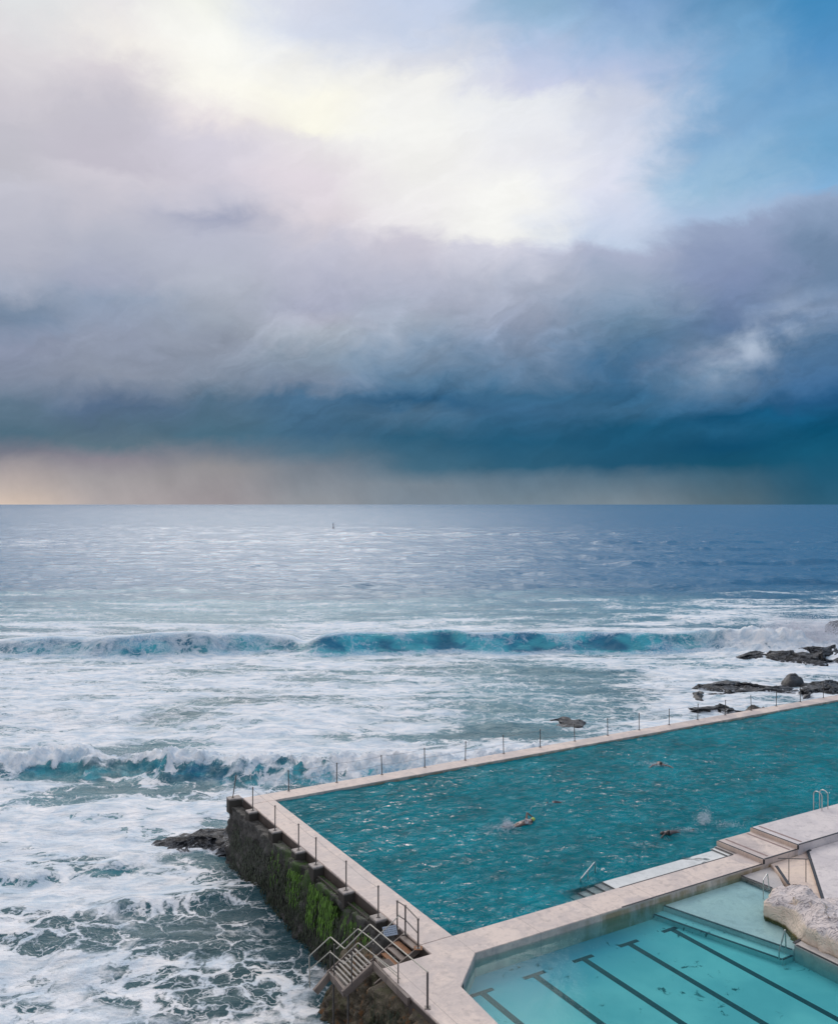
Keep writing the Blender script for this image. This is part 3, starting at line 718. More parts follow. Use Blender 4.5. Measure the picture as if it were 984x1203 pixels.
line('edge_line', (9.47, 22.71), (10.0, 22.71), -0.60, .08)
line('edge_line', (10.02, 22.75), (11.4, 22.52), -0.17, .10)
line('edge_line', (10.04, 22.85), (10.02, 30), -0.19, .08)
line('edge_line', (13.08, 18.0), (13.18, 19.4), -0.17, .07)
line('edge_line', (14.92, 18.25), (13.8, 19.7), -0.06, .12)
line('edge_line', (17.2, 18.08), (13.6, 21.35), 0.02, .12); line('edge_line', (17.2, 18.08), (17.5, 18.0), 0.02, .12)
# lane lines with T ends on the small pool floor
for k in range(5):
    u = -0.37 + 2.13 * k
    bm = NB(); prism(bm, rect(u - .12, 19.0, u + .12, 33), -.805, -.796); prism(bm, rect(u - .45, 18.82, u + .45, 18.998), -.805, -.796)
    tag(link('lane_line', bm, M['black']), kind='structure')

# pool water: closed bodies with a rippled top
def water_body(name, u0, v0, u1, v1, z, z0, step, amp, mat, cut=None):
    nu = int((u1 - u0) / step) + 1; nv = int((v1 - v0) / step) + 1
    U, V = np.meshgrid(np.linspace(u0, u1, nu), np.linspace(v0, v1, nv))
    h = amp * (1 - .8 * sst(V, 15.2, 15.8) * sst(U, 5, 6.5)) * (fbm(U / 1.0, V / .72, 4, 90, .6) * (1.0 + .5 * fbm(U / 7, V / 5, 2, 97)) + .5 * np.sin((U * .35 + V) * 1.9 + 2 * fbm(U / 4, V / 4, 2, 95)))
    X = A0[0] + U * UX + V * UY; Y = A0[1] + U * UY - V * UX
    bm = NB(); g = [[bm.verts.new((X[j, i], Y[j, i], z + h[j, i])) for i in range(nu)] for j in range(nv)]
    for j in range(nv - 1):
        for i in range(nu - 1): bm.faces.new((g[j][i], g[j+1][i], g[j+1][i+1], g[j][i+1]))
    rim = g[0] + [g[j][-1] for j in range(1, nv)] + g[-1][-2::-1] + [g[j][0] for j in range(nv - 2, 0, -1)]
    lo = [bm.verts.new((v_.co.x, v_.co.y, z0)) for v_ in rim]
    n = len(rim)
    for i in range(n): bm.faces.new((rim[i], rim[(i+1) % n], lo[(i+1) % n], lo[i]))
    bm.faces.new(lo)
    tag(link(name, bm, mat, smooth=True), kind='structure')
water_body('pool_water', -0.1, -0.1, 56, 16.65, WL, -2.0, 0.10, 0.046, M['pool_water'])
water_body('small_pool_water', -1.9, 17.6, 13.12, 33, KWL, -1.4, 0.3, 0.002, M['kids_water'])

# ------------------------------------------------------------------ sea wall
def build_sea_wall():
    root = empty('sea_wall', L(-1.6, 8, SEA), 'dark seaweed covered sea wall holding up the left edge of the pool deck', 'sea wall')
    path = []
    for i in range(0, 241):                       # along V, from the far corner towards the camera
        path.append((-1.3, -1.25 + i * (19.6 / 240), (-1, 0)))
    arc = []
    for i in range(0, 25):                        # end face round the far corner
        a = i / 24 * math.pi / 2
        arc.append((-1.0 + 0.0, -1.25, (-math.sin(a), -math.cos(a))))
    end = [(-1.0 + 4.0 * (1 - i / 20), -1.25, (0, -1)) for i in range(20)]
    full = end + [(-1.0 - .3 * math.sin(i / 12 * math.pi / 2), -1.25, (-math.sin(i / 12 * math.pi / 2), -math.cos(i / 12 * math.pi / 2))) for i in range(13)] + path[1:]
    bm = NB(); nz_ = 34; grid = []
    for (u, v, n) in full:
        col = []
        P = L(u, v); N = Vector((n[0] * UX + n[1] * UY, n[0] * UY - n[1] * UX, 0))
        for k in range(nz_ + 1):
            if k < 5:
                out_ = 0.05 + k / 4 * 0.42; z = -0.42
            else:
                q = (k - 5) / (nz_ - 5); z = -0.46 - q * 3.2; out_ = 0.50 + 0.42 * q ** 1.3
            w_ = P + N * out_ + Vector((0, 0, z))
            d = mnoise.fractal(w_ * 0.9, 1.0, 2.0, 5) * 0.24 + mnoise.fractal(w_ * 2.6, 1.0, 2.0, 5) * 0.15
            tt = min(1, k / 3)
            w_ += N * d * tt + Vector((0, 0, 1)) * d * .7 * tt * (1 if k < 8 else .5)
            col.append(bm.verts.new(w_))
        grid.append(col)
    for i in range(len(grid) - 1):
        for k in range(nz_): bm.faces.new((grid[i][k], grid[i+1][k], grid[i+1][k+1], grid[i][k+1]))
    link('wall_face', bm, M['wall_rock'], root, smooth=True, recalc=False)
    for vv in LEFT_POSTS_V:
        b = NB(); wv_ = .26
        prism(b, rect(-1.78, vv - wv_, -1.304, vv + wv_), -.62, -0.008)
        bmesh.ops.bevel(b, geom=b.edges[:], offset=.02, segments=1, affect='EDGES')
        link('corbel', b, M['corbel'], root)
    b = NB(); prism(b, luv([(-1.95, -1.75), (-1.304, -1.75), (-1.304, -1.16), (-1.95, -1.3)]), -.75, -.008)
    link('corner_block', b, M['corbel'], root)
    b = NB(); tube(b, [L(-1.62, 8.9 + .5 * k, -.36 + .015 * math.sin(k)) for k in range(10)], .035)
    link('pipe', b, M['corbel'], root)
    # hanging seaweed fronds
    rnd = random.Random(5)
    for name, mat, cnt, v0, v1, z0, z1, ln, wd_ in (('seaweed', 'weed', 1700, 4.0, 13.5, -.55, -1.9, .36, .03), ('seaweed', 'weed_dark', 3800, -.5, 16.0, -.9, -3.2, .20, .04)):
        b = NB()
        for _ in range(cnt):
            v = rnd.uniform(v0, v1) if mat != 'weed' else min(14, max(3, rnd.gauss(9.6, 1.9)))
            if mat == 'weed' and mnoise.noise(Vector((v * .9, 0, 4))) < -.05: continue
            z = rnd.uniform(z1, z0); q = (-z - .46) / 3.2; o_ = .50 + .42 * max(0, q) ** 1.3 + rnd.uniform(.0, .22)
            P = L(-1.3 - o_, v, z); ll = ln * rnd.uniform(.4, 1.4); T = Vector((UY, -UX, 0)); N = Vector((-UX, -UY, 0))
            a = wd_ * rnd.uniform(.5, 1.3); tw = rnd.uniform(-.25, .25)
            pr = [(0, 0, 0), (.08, .35, tw * .4), (.10, .7, tw * .8), (.06, 1.0, tw)]
            last = None
            for j, (o2, dn, sd_) in enumerate(pr):
                c = P + N * o2 * ll * 1.4 + Vector((0, 0, -dn * ll)) + T * sd_ * ll
                wdt = a * (1 - j / 3.3)
                cur_ = (b.verts.new(c - T * wdt + N * .01), b.verts.new(c + T * wdt))
                if last: b.faces.new((last[0], last[1], cur_[1], cur_[0]))
                last = cur_
        o = link(name, b, M[mat], root, recalc=False); o['kind'] = 'stuff'
        o['label'] = 'bright green hanging seaweed' if mat == 'weed' else 'dark brown weed and mussels'
def v_of(px, py):
    g = G(px, py); x, y = g.x - A0[0], g.y - A0[1]; return x * UY - y * UX
LEFT_POSTS_PX = [(301, 951), (328, 974), (356, 997), (377, 1014), (411, 1044), (451, 1075)]
LEFT_POSTS_V = [v_of(*p_) for p_ in LEFT_POSTS_PX]
build_sea_wall()

# ------------------------------------------------------------------ fences of posts and thin wires
def fence_post(root, base, top, r=.026, plate='post'):
    b = NB(); tube(b, [base + Vector((0, 0, .0)), top], r)
    prism(b, [(base.x + dx_ * .07, base.y + dy_ * .07) for dx_, dy_ in ((-1, -1), (1, -1), (1, 1), (-1, 1))], base.z, base.z + .02)
    tube(b, [top - Vector((0, 0, .05)), top + Vector((0, 0, .012))], r * 1.35)
    return link('post', b, M['post'], root)
def sag(a, b_, s=.05, n=8):
    return [a.lerp(b_, i / n) - Vector((0, 0, s * 4 * (i / n) * (1 - i / n))) for i in range(n + 1)]
root = empty('wire_fence', L(22, -1.05, 0), 'long fence of slim dark posts and thin wires on the far seaward pool edge', 'fence')
far_posts = [L(1.15 + 2.76 * k, -1.0, 0) for k in range(19)]
rr_ = random.Random(3)
for p_ in far_posts: fence_post(root, p_, p_ + Vector((rr_.uniform(-.04, .04), rr_.uniform(-.03, .03), 1.08 + rr_.uniform(-.03, .03))))
for z_ in (1.03, .55):
    b = NB()
    for i in range(len(far_posts) - 1): tube(b, sag(far_posts[i] + Vector((0, 0, z_)), far_posts[i+1] + Vector((0, 0, z_))), .006, 4)
    link('wire', b, M['wire'], root)
root = empty('wire_fence', L(-1.2, 6, 0), 'short fence of slim posts on the left deck edge above the green sea wall', 'fence')
left_posts = [L(-1.55 if k else -1.5, v_, 0) for k, v_ in enumerate(LEFT_POSTS_V)]
corner_base = L(-1.72, -1.45, 0)
fence_post(root, corner_base, corner_base + Vector((.16, .05, 1.12)))
for p_ in left_posts: fence_post(root, p_, p_ + Vector((0, 0, 1.12)))
for z_ in (1.05,):
    b = NB(); ps = [corner_base + Vector((.15, .04, 0))] + left_posts
    for i in range(len(ps) - 1): tube(b, sag(ps[i] + Vector((0, 0, z_)), ps[i+1] + Vector((0, 0, z_))), .006, 4)
    link('wire', b, M['wire'], root)

# ------------------------------------------------------------------ stairs down to the sea
def build_stairs():
    root = empty('sea_stairs', L(-3.2, 16.8, 0), 'zigzag concrete stairs with pale pipe handrails dropping from the deck into the sea', 'stairs')
    Z = (0.0, 0.0, -.66, -.66, -1.10)
    a = G(480, 1172, 0); b_ = G(439, 1130, 0); c = G(405, 1162, -.66); d = G(388, 1140, -.66); e = G(371.5, 1160, -1.08)
    thick = .24
    # stringers (thick concrete beams), one per run
    for p_, q_ in ((a, b_), (b_, c), (c, d), (d, e)):
        m_ = NB(); off = Vector((0, 0, -thick / 2)); dd = (q_ - p_).normalized() * .05
        bar(m_, p_ + off - dd * 0, q_ + off + dd, .10, thick); link('stringer', m_, M['stairs'], root)
    # landing at deck level between the deck edge and the outer beam
    iv = Vector((UX, UY, 0))
    m_ = NB(); pts = [a + iv * .06, b_ + iv * .06, b_ + iv * .55, a + iv * .55]
    for k in range(9):
        w0 = .06 + k * .058; bar(m_, a + iv * w0 + Vector((0, 0, -.04)), b_ + iv * w0 + Vector((0, 0, -.04)), .022, .05)
    link('grating', m_, M['stairs'], root)
    # second flight: slatted treads between near stringer b-c and the far stringer
    vdir = Vector((-UY, UX, 0))
    wd_ = (d - c).length
    far_b, far_c = b_ + vdir * wd_, c + vdir * wd_
    m_ = NB(); off = Vector((0, 0, -.09)); bar(m_, far_b + off, far_c + off, .05, .16); link('stringer', m_, M['stairs'], root)
    n = 9
    for k in range(n):
        f = (k + .6) / n; p_ = b_.lerp(c, f); m_ = NB()
        bar(m_, p_ + vdir * .06 + Vector((0, 0, -.05)), p_ + vdir * (wd_ - .04) + Vector((0, 0, -.05)), .062, .035); link('tread', m_, M['tread'], root)
    # bottom landing slab and the last short flight
    m_ = NB(); out_ = (e - d); out_.z = 0
    bar(m_, c.lerp(d, .5) + Vector((-.0, 0, -.18)) - Vector((UX, UY, 0)) * .0 + (b_ - c).normalized() * .0, c.lerp(d, .5) + Vector((UX, UY, 0)) * .35 + Vector((0, 0, -.18)), wd_ * .9, .06)
    link('landing', m_, M['stairs'], root)
    # upper flight from the deck opening, timber treads stepping down seaward
    for k in range(6):
        m_ = NB(); u = -1.42 - k * .24; bar(m_, L(u, 15.55, -.13 - .13 * k), L(u, 16.5, -.13 - .13 * k), .23, .05); link('tread', m_, M['rust'] if k % 2 else M['stairs'], root)
    m_ = NB(); bar(m_, L(-1.3, 16.55, -.15), L(-3.0, 16.55, -.95), .05, .2); link('stringer', m_, M['stairs'], root)
    m_ = NB(); bar(m_, L(-1.3, 15.5, -.15), L(-3.0, 15.5, -.95), .05, .2); link('stringer', m_, M['stairs'], root)
    # handrails: top rail follows the outer beam 1.07 m above it
    def up(p_, h): return p_ + Vector((0, 0, h))
    s = G(502, 1184, 0)
    top = [up(s, 1.07), G(434.3, 1085.6, 1.07), G(405, 1115, .41), G(388, 1100.5, .41), G(363, 1123.5, -.05)]
    m_ = NB(); tube(m_, round_path([s] + top + [G(364, 1160, -1.05)], .06), .020); link('handrail', m_, M['rail'], root)
    mid = [G(467.6, 1131, .62), G(438.4, 1104.5, .62), G(420.5, 1091, .62), G(395, 1115, .12)]
    m_ = NB(); tube(m_, round_path(mid, .05), .018); link('handrail', m_, M['rail'], root)
    low = [G(466, 1143, .25), G(438.5, 1121, .30), G(420.5, 1107.5, .30), G(405, 1122, -.1)]
    m_ = NB(); tube(m_, round_path(low, .05), .018); link('handrail', m_, M['rail'], root)
    low = [G(470, 1150, .12), G(439, 1123, .14)]
    m_ = NB(); tube(m_, low, .016); link('handrail', m_, M['rail'], root)
    low = [G(404.5, 1132.5, .05), G(387.5, 1118, .05), G(365, 1138, -.45)]
    m_ = NB(); tube(m_, round_path(low, .05), .018); link('handrail', m_, M['rail'], root)
    up_r = [G(469.5, 1075, .95), G(439, 1104, .35), G(406, 1130, -.25)]
    m_ = NB(); tube(m_, up_r, .018); link('handrail', m_, M['rail'], root)
    for b0, t0 in ((G(467.6, 1155, 0), G(467.6, 1131, .62)), (G(438.4, 1131, 0), G(438.4, 1104, .62)), (G(392.5, 1146, -.66), G(392.5, 1104, .38)),
                   (G(413, 1155, -.5), G(413, 1108, .6)), (G(416, 1120, -.4), G(416, 1096, .45)), (G(388, 1140, -.66), G(388, 1118, 0))):
        t0 = Vector((b0.x, b0.y, t0.z)); m_ = NB(); tube(m_, [b0 - Vector((0, 0, .1)), t0], .02); link('post', m_, M['post'], root)
    m_ = NB(); tube(m_, [s, up(s, 1.07)], .034); prism(m_, [(s.x + i * .09, s.y + j * .09) for i, j in ((-1, -1), (1, -1), (1, 1), (-1, 1))], 0.0, .02); link('post', m_, M['post'], root)
    # legs standing on the sea bed rock
    for p_, zb in ((d, SEA - .3), (c, -2.6)):
        m_ = NB(); tube(m_, [p_ + Vector((.10, .1, -.2)), Vector((p_.x + .10, p_.y + .1, zb))], .035); link('leg', m_, M['post'], root)
build_stairs()
# guard rail at the top of the stairs
root = empty('guard_rail', G(491, 1114), 'small dark guard rail beside the stair opening on the pool deck', 'railing')
gp = [G(476, 1097.5), G(491, 1114)]
for p_ in gp: fence_post(root, p_, p_ + Vector((0, 0, 1.0)), .03)
p3 = G(472, 1096)
fence_post(root, L(-1.42, 15.2, 0), L(-1.42, 15.2, 1.0), .026)
for z_ in (.98, .5):
    m_ = NB(); tube(m_, [L(-1.42, 15.2, z_), gp[0] + Vector((0, 0, z_)), gp[1] + Vector((0, 0, z_))], .02); link('rail', m_, M['post'], root)
m_ = NB(); q_ = gp[1]; prism(m_, [(q_.x + i * .14, q_.y + j * .14) for i, j in ((-1, -1), (1, -1), (1, 1), (-1, 1))], .003, .012); link('base_plate', m_, M['rust'], root)
# notice board hung on the stair rail
sc_ = G(458, 1093.5, .2)
root = empty('sign', sc_, 'pale blue grey notice board fixed below the stair handrail', 'sign')
dU, dV = Vector((-UY, UX, 0)), Vector((UX, UY, .0))
def board(name, c, wd_, hg, th, mat):
    m_ = NB(); xx = Vector((.93, .36, 0)); nn = Vector((.28, -.75, .6)).normalized(); yy = nn.cross(xx).normalized(); xx = yy.cross(nn)
    vs = [m_.verts.new(c + xx * i * wd_ / 2 + yy * j * hg / 2 + nn * k * th / 2) for k in (-1, 1) for i, j in ((-1, -1), (1, -1), (1, 1), (-1, 1))]
    for f in ((3, 2, 1, 0), (4, 5, 6, 7), (0, 1, 5, 4), (1, 2, 6, 5), (2, 3, 7, 6), (3, 0, 4, 7)): m_.faces.new([vs[k] for k in f])
    return link(name, m_, M[mat], root), xx, yy, nn
_, xx, yy, nn = board('panel', sc_, .50, .32, .02, 'sign')
for r_ in range(4):
    m_ = NB()
    for k in range(5):
        c = sc_ + xx * (-.18 + .09 * k) + yy * (.10 - .065 * r_) + nn * .014
        bar(m_, c - xx * .032, c + xx * .032, .004, .018)
    link('text_row', m_, M['signdark'], root)

# ------------------------------------------------------------------ pool ladders and grab rails
def hoop(root, a, b_, h, r=.024, name='rail'):
    m_ = NB(); mid_ = (a + b_) / 2; pts = [a]
    d = (b_ - a); n = 10
    pts += [Vector((a.x, a.y, a.z + (h - .18) * .5))]
    for i in range(n + 1):
        an = math.pi * i / n
        pts.append(a.lerp(b_, (1 - math.cos(an)) / 2) * 1 + Vector((0, 0, 0)))
        pts[-1].z = max(a.z, b_.z) + h - .18 + math.sin(an) * .18
    pts.append(b_.copy()); tube(m_, pts, r); return link(name, m_, M['steel'], root)
root = empty('pool_ladder', L(21.6, 15.6, .36), 'pair of curved steel handrails of the ladder on the white upper deck at the right', 'pool ladder')
for u_ in (21.45, 21.9):
    hoop(root, L(u_, 15.75, .36), L(u_, 15.30, -.9), .85)
for k in range(3):
    m_ = NB(); bar(m_, L(21.45, 15.32, -.1 - .25 * k), L(21.9, 15.32, -.1 - .25 * k), .06, .03); link('rung', m_, M['steel'], root)
root = empty('grab_rail', G(684, 1034, -.3), 'slanted steel grab rail rising from the water by the sunken pool steps', 'handrail')
m_ = NB(); tube(m_, round_path([G(681, 1050, -.9), G(681.5, 1033, .02), G(698.5, 1012.5, .50), G(699, 1032, -.5)], .05), .026); link('rail', m_, M['steel'], root)
m_ = NB(); q_ = G(690, 1023, .25); tube(m_, [q_, Vector((q_.x, q_.y, -1.4))], .02); link('post', m_, M['steel'], root)
root = empty('grab_rail', G(916, 1126, -.6), 'steel loop handrail on the inner step of the small pool near the pale boulder', 'handrail')
m_ = NB(); tube(m_, round_path([G(914.5, 1127, -.6), G(914.5, 1118, -.25), G(921.5, 1092, .50), G(922.5, 1114, -.40)], .05), .026); link('rail', m_, M['steel'], root)
root = empty('grab_rail', G(897, 1050, -.4), 'thin grab rail at the left tip of the pale boulder by the paddling shelf', 'handrail')
m_ = NB(); tube(m_, round_path([G(896, 1056, -.4), G(896, 1034, .45), G(901, 1026, .55), G(903, 1045, -.2)], .06), .02); link('rail', m_, M['steel'], root)
root = empty('guard_rail', G(936, 1036, -.1), 'thin steel guard rail on two posts behind the pale boulder', 'railing')
pa, pb = G(926, 1036, -.1), G(946, 1037, -.1)
for p_ in (pa, pb): m_ = NB(); tube(m_, [p_, p_ + Vector((0, 0, .92))], .017); link('post', m_, M['post'], root)
dd = (pb - pa); m_ = NB(); tube(m_, [pa - dd * .65 + Vector((0, 0, .92)), pb + dd * .35 + Vector((0, 0, .95))], .02); link('rail', m_, M['post'], root)

# ------------------------------------------------------------------ rocks
def outline_rock(name, pts, z0, z1, mat, label, cat, top_noise=.08, side=.12, res=5, group=None, inset=.12, dome=.25, scale=1.5, segs=10, edge_jit=.15):
    """a rock grown from a ground outline (world x, y), domed and roughened"""
    cx = sum(p_[0] for p_ in pts) / len(pts); cy = sum(p_[1] for p_ in pts) / len(pts)
    root_o = Vector((cx, cy, z0))
    out_ = []
    n = len(pts)
    for i in range(n):
        p0, p1, p2, p3_ = (Vector(pts[(i + k - 1) % n][:2]) for k in range(4))
        for j in range(res):
            q = j / res
            out_.append(0.5 * ((2 * p1) + (-p0 + p2) * q + (2 * p0 - 5 * p1 + 4 * p2 - p3_) * q * q + (-p0 + 3 * p1 - 3 * p2 + p3_) * q ** 3))
    bm = NB(); rings = []
    C = Vector((cx, cy)); size = max((o_ - C).length for o_ in out_)
    levels = [(1.0 + inset * .3, z0), (1.03, z0 + (z1 - z0) * .35), (1.0, z0 + (z1 - z0) * .7), (1 - inset * .5, z0 + (z1 - z0) * .92), (1 - inset, z1)]
    for k in range(1, segs): levels.append(((1 - inset) * (1 - k / segs), z1 + dome * (1 - (1 - k / segs) ** 2) * (z1 - z0)))
    for li, (sc2, z) in enumerate(levels):
        ring = []
        for o_ in out_:
            p_ = C + (o_ - C) * sc2; v3 = Vector((p_.x, p_.y, z))
            nv = Vector((mnoise.fractal(v3 * scale, 1, 2, 4), mnoise.fractal(v3 * scale + Vector((7, 3, 1)), 1, 2, 4), 0)) * side
            nz2 = (mnoise.fractal(v3 * scale * 1.0 + Vector((2, 9, 5)), 1, 2, 5) + .5 * abs(mnoise.fractal(v3 * scale * 3, 1, 2, 3))) * top_noise * (0 if li == 0 else 1)
            ring.append(bm.verts.new(v3 + nv + Vector((0, 0, nz2))))
        rings.append(ring)
    N = len(out_)
    for a, b_ in zip(rings[:-1], rings[1:]):
        for i in range(N): bm.faces.new((a[i], a[(i+1) % N], b_[(i+1) % N], b_[i]))
    bm.faces.new(rings[-1]); bm.faces.new(rings[0][::-1])
    o = link(name, bm, M[mat], None, root_o, smooth=True)
    return tag(o, label, cat, group)
T = .48
outline_rock('boulder', [G(900, 1050, T), G(911, 1039, T), G(935, 1038, T), G(953, 1041, T), G(961, 1050, T), G(984, 1053, T), G(1030, 1062, T), G(1030, 1112, T), G(984, 1100, T), G(962, 1094, T), G(944, 1080, T), G(925, 1067, T), G(906, 1058, T)],
             -.45, T, 'sandstone', 'large pale flat topped sandstone boulder between the small pool and the white terrace', 'boulder', .16, .34, 6, inset=.24, dome=.12, scale=1.1)
def sea_rock(name, pxs, z1, mat, label, cat='rock', **kw):
    pts = [G(x, y, SEA + .25) for x, y in pxs]
    z1 = z1 * .55
    return outline_rock(name, pts, SEA - .6, SEA + z1, mat, label, cat, group='dark rocks standing in the surf', **kw)
flat = dict(top_noise=.30, side=1.3, scale=.6, dome=.15, inset=.35, res=9)
sea_rock('rock', [(918, 800), (926, 797), (940, 799), (942, 803), (930, 806), (920, 804)], 1.25, 'boulder_dark', 'angular dark boulder standing up out of the foam at the right', top_noise=.3, side=.3, scale=.9, dome=.3, inset=.35)
sea_rock('rock_shelf', [(812, 806), (840, 801), (862, 801), (888, 804), (905, 805), (935, 807), (936, 811), (905, 812), (870, 812), (850, 812), (826, 808)], .55, 'rock', 'long low black rock ledge left of the angular boulder', **flat)
sea_rock('rock_shelf', [(938, 805), (958, 803), (990, 802), (1010, 806), (1005, 812), (975, 813), (955, 812)], .75, 'rock', 'black rock ledge at the right edge just above the pool deck', **flat)
sea_rock('rock', [(938, 812), (948, 811), (960, 813), (958, 816), (945, 817), (936, 815)], .5, 'rock', 'small black rock just below the end of the long ledge', **flat)
sea_rock('rock', [(810, 818), (816, 812), (828, 811), (830, 816), (826, 820), (815, 821)], .30, 'boulder_dark', 'small wet grey rock at the left tip of the long ledge', top_noise=.25, side=.4, scale=.8, dome=.2, inset=.3)
sea_rock('rock', [(832, 814), (842, 812), (848, 815), (842, 817), (834, 817)], .35, 'rock', 'tiny low rock between the wet grey rock and the long ledge', **flat)
sea_rock('rock_shelf', [(806, 833), (822, 830), (846, 830), (868, 832), (868, 835), (845, 834), (820, 836)], .38, 'rock', 'thin dark rock strip awash behind the pool fence', **flat)
sea_rock('rock', [(868, 842), (880, 836), (888, 833), (898, 836), (908, 838), (905, 845), (885, 846), (870, 846)], .95, 'rock_brown', 'brown boulder right behind the seaward pool edge', top_noise=.35, side=.3, scale=.8, dome=.3, inset=.35)
sea_rock('rock_shelf', [(866, 771), (880, 767), (905, 763), (930, 763), (985, 764), (1010, 766), (1010, 778), (975, 779), (945, 779), (925, 775), (895, 772)], .75, 'rock', 'broad rough black reef in front of the bursting spray', top_noise=.9, side=1.6, scale=.35, dome=.3, inset=.25, segs=14)
sea_rock('rock', [(972, 741), (980, 736), (1000, 736), (1005, 741), (985, 743)], 2.1, 'rock', 'grey rock behind the spray at the right edge', top_noise=.5, side=.8, scale=.4, dome=.3, inset=.35)
sea_rock('rock_shelf', [(628, 853), (645, 848), (668, 846), (682, 850), (675, 856), (650, 858), (634, 858)], .28, 'rock', 'low dark rock awash behind the middle of the seaward fence', **flat)
sea_rock('rock_shelf', [(176, 990), (190, 982), (215, 977), (245, 974), (285, 972), (300, 985), (285, 1000), (262, 1002), (240, 997), (210, 1000), (190, 995)], .42, 'rock', 'flat black rock running out from the far corner of the sea wall', top_noise=.28, side=.5, scale=.8, dome=.3, inset=.3, segs=14)
# rugged cliff under the stairs and deck
def build_cliff():
    bm = NB(); nu, nz_ = 260, 70; g = []
    for i in range(nu + 1):
        v = 11.8 + i / nu * 18; col = []
        back = 1 - min(1, max(0, (v - 16.6) / .9)); grow = min(1, max(0, (v - 11.8) / 1.6)) ** .6
        for k in range(nz_ + 1):
            q = k / nz_
            z = -.22 - q * 3.5
            z -= back * .75 * (1 - q)
            edge = -3.12 + back * 1.55
            reach = (1 - back) * (.05 + 1.35 * q ** .9) + back * (.2 + 1.75 * q ** .7) * grow - .5 * (1 - grow)
            w_ = L(edge - reach, v, z)
            N = Vector((-UX, -UY, .25))
            d = mnoise.fractal(w_ * .75, 1, 2, 6) * .45 + abs(mnoise.fractal(w_ * 2.2, 1, 2, 5)) * .34
            d *= min(1, k / 5)
            col.append(bm.verts.new(w_ + N * d))
        g.append(col)
    for i in range(nu):
        for k in range(nz_): bm.faces.new((g[i][k], g[i][k+1], g[i+1][k+1], g[i+1][k]))
    o = link('cliff', bm, M['cliff'], None, L(-3, 20, SEA), smooth=True, recalc=False)
    tag(o, 'rugged brown and orange streaked rock face under the stairs and deck', 'cliff')
    rnd = random.Random(9); b = NB()
    for _ in range(2600):
        v = rnd.uniform(17.6, 24); z = rnd.uniform(-3.0, -.5)
        q = (-z - .22) / 3.5
        P = L(-3.2 - 1.35 * q ** .9 - rnd.uniform(0, .35), v, z)
        ll = .35 * rnd.uniform(.3, 1.4); Tn = Vector((UY, -UX, 0)); N = Vector((-UX, -UY, 0)); a = .03 * rnd.uniform(.5, 1.3)
        last = None
        for j, (o2, dn) in enumerate(((0, 0), (.12, .4), (.1, 1))):
            c = P + N * o2 * ll + Vector((0, 0, -dn * ll)) + Tn * rnd.uniform(-.04, .04)
            cu = (b.verts.new(c - Tn * a * (1 - j * .35)), b.verts.new(c + Tn * a * (1 - j * .35)))
            if last: b.faces.new((last[0], last[1], cu[1], cu[0]))
            last = cu
    k_ = link('seaweed', b, M['weed_dark'], o, recalc=False); k_['kind'] = 'stuff'
build_cliff()

# ------------------------------------------------------------------ spray
def spray(name, label, blobs, size, seed, kind='stuff', cat='spray'):
    rnd = random.Random(seed); bm = NB()
    o0 = Vector(blobs[0][0])
    for c, rad, cnt in blobs:
        c = Vector(c)
        for _ in range(cnt):
            d = Vector((rnd.gauss(0, 1), rnd.gauss(0, 1), rnd.gauss(0, 1)))
            p_ = c + Vector((d.x * rad[0], d.y * rad[1], abs(d.z) * rad[2]))
            n_ = mnoise.fractal(p_ / (rad[2] * 1.2), 1, 2, 3)
            if n_ < rnd.uniform(-.5, .25): continue
            s = size * rnd.uniform(.4, 1.3)
            vs = [bm.verts.new(p_ + Vector((rnd.uniform(-1, 1), rnd.uniform(-1, 1), rnd.uniform(-1, 1))).normalized() * s) for _ in range(4)]
            for f in ((0, 1, 2), (0, 3, 1), (1, 3, 2), (2, 3, 0)): bm.faces.new([vs[k] for k in f])
    o = link(name, bm, M['spray'], None, o0, recalc=False)
    return tag(o, label, cat, kind=kind)
gs = lambda x, y, z=0.: Vector(((x - 492) * 112 / F_PX, 112., SEA + z)) if y is None else G(x, y, SEA + z)
spray('sea_spray', 'white spray bursting over the reef at the right', [
    (gs(895, None, .5), (1.6, 1.5, .7), 8000), (gs(912, None, .8), (1.6, 1.6, 1.1), 12000), (gs(930, None, .9), (1.8, 2, 1.3), 16000), (gs(950, None, 1.0), (2.0, 2, 1.5), 16000),
    (gs(918, None, 1.8), (1.5, 1.4, 1.1), 9000), (gs(955, None, 1.6), (2.6, 1.4, 1.1), 12000), (gs(975, None, .9), (2.4, 2, 1.4), 16000), (gs(1000, None, .9), (2.4, 2, 1.3), 9000), (gs(868, None, .3), (1.0, 1.2, .8), 7000), (gs(925, None, 2.6), (1.3, 1.2, 1.2), 1500), (gs(938, None, 2.2), (2.6, 1.2, .9), 2500)], .042, 1)
sp2 = []
rnd = random.Random(4)
for k in range(46):
    x = -36 + k * 1.05 + rnd.uniform(-.5, .5)
    if x > 13: break
    sp2.append((Vector((x, 61.2 + .9 * math.sin(x / 5.5) + rnd.uniform(-.5, .6), SEA + .95 + rnd.uniform(-.2, .2))), (.6, .5, .26), rnd.randint(300, 1300)))
sp2.append((Vector((-2.0, 61, SEA + 1.2)), (1.0, .7, .7), 2500)); sp2.append((Vector((2.2, 61, SEA + 1.0)), (1.6, .7, .5), 1800))
spray('sea_spray', 'fine spray torn off the tumbling white wave behind the pool', sp2, .02, 2)
sp1 = [(Vector((x_, 112 + rnd.uniform(-.8, .8), SEA + 2.0)), (.9, .6, .28), rnd.randint(20, 190)) for x_ in np.arange(-46, 40, 1.1)]
spray('sea_spray', 'thin spray blown back along the crest of the long teal roller', sp1, .045, 3)

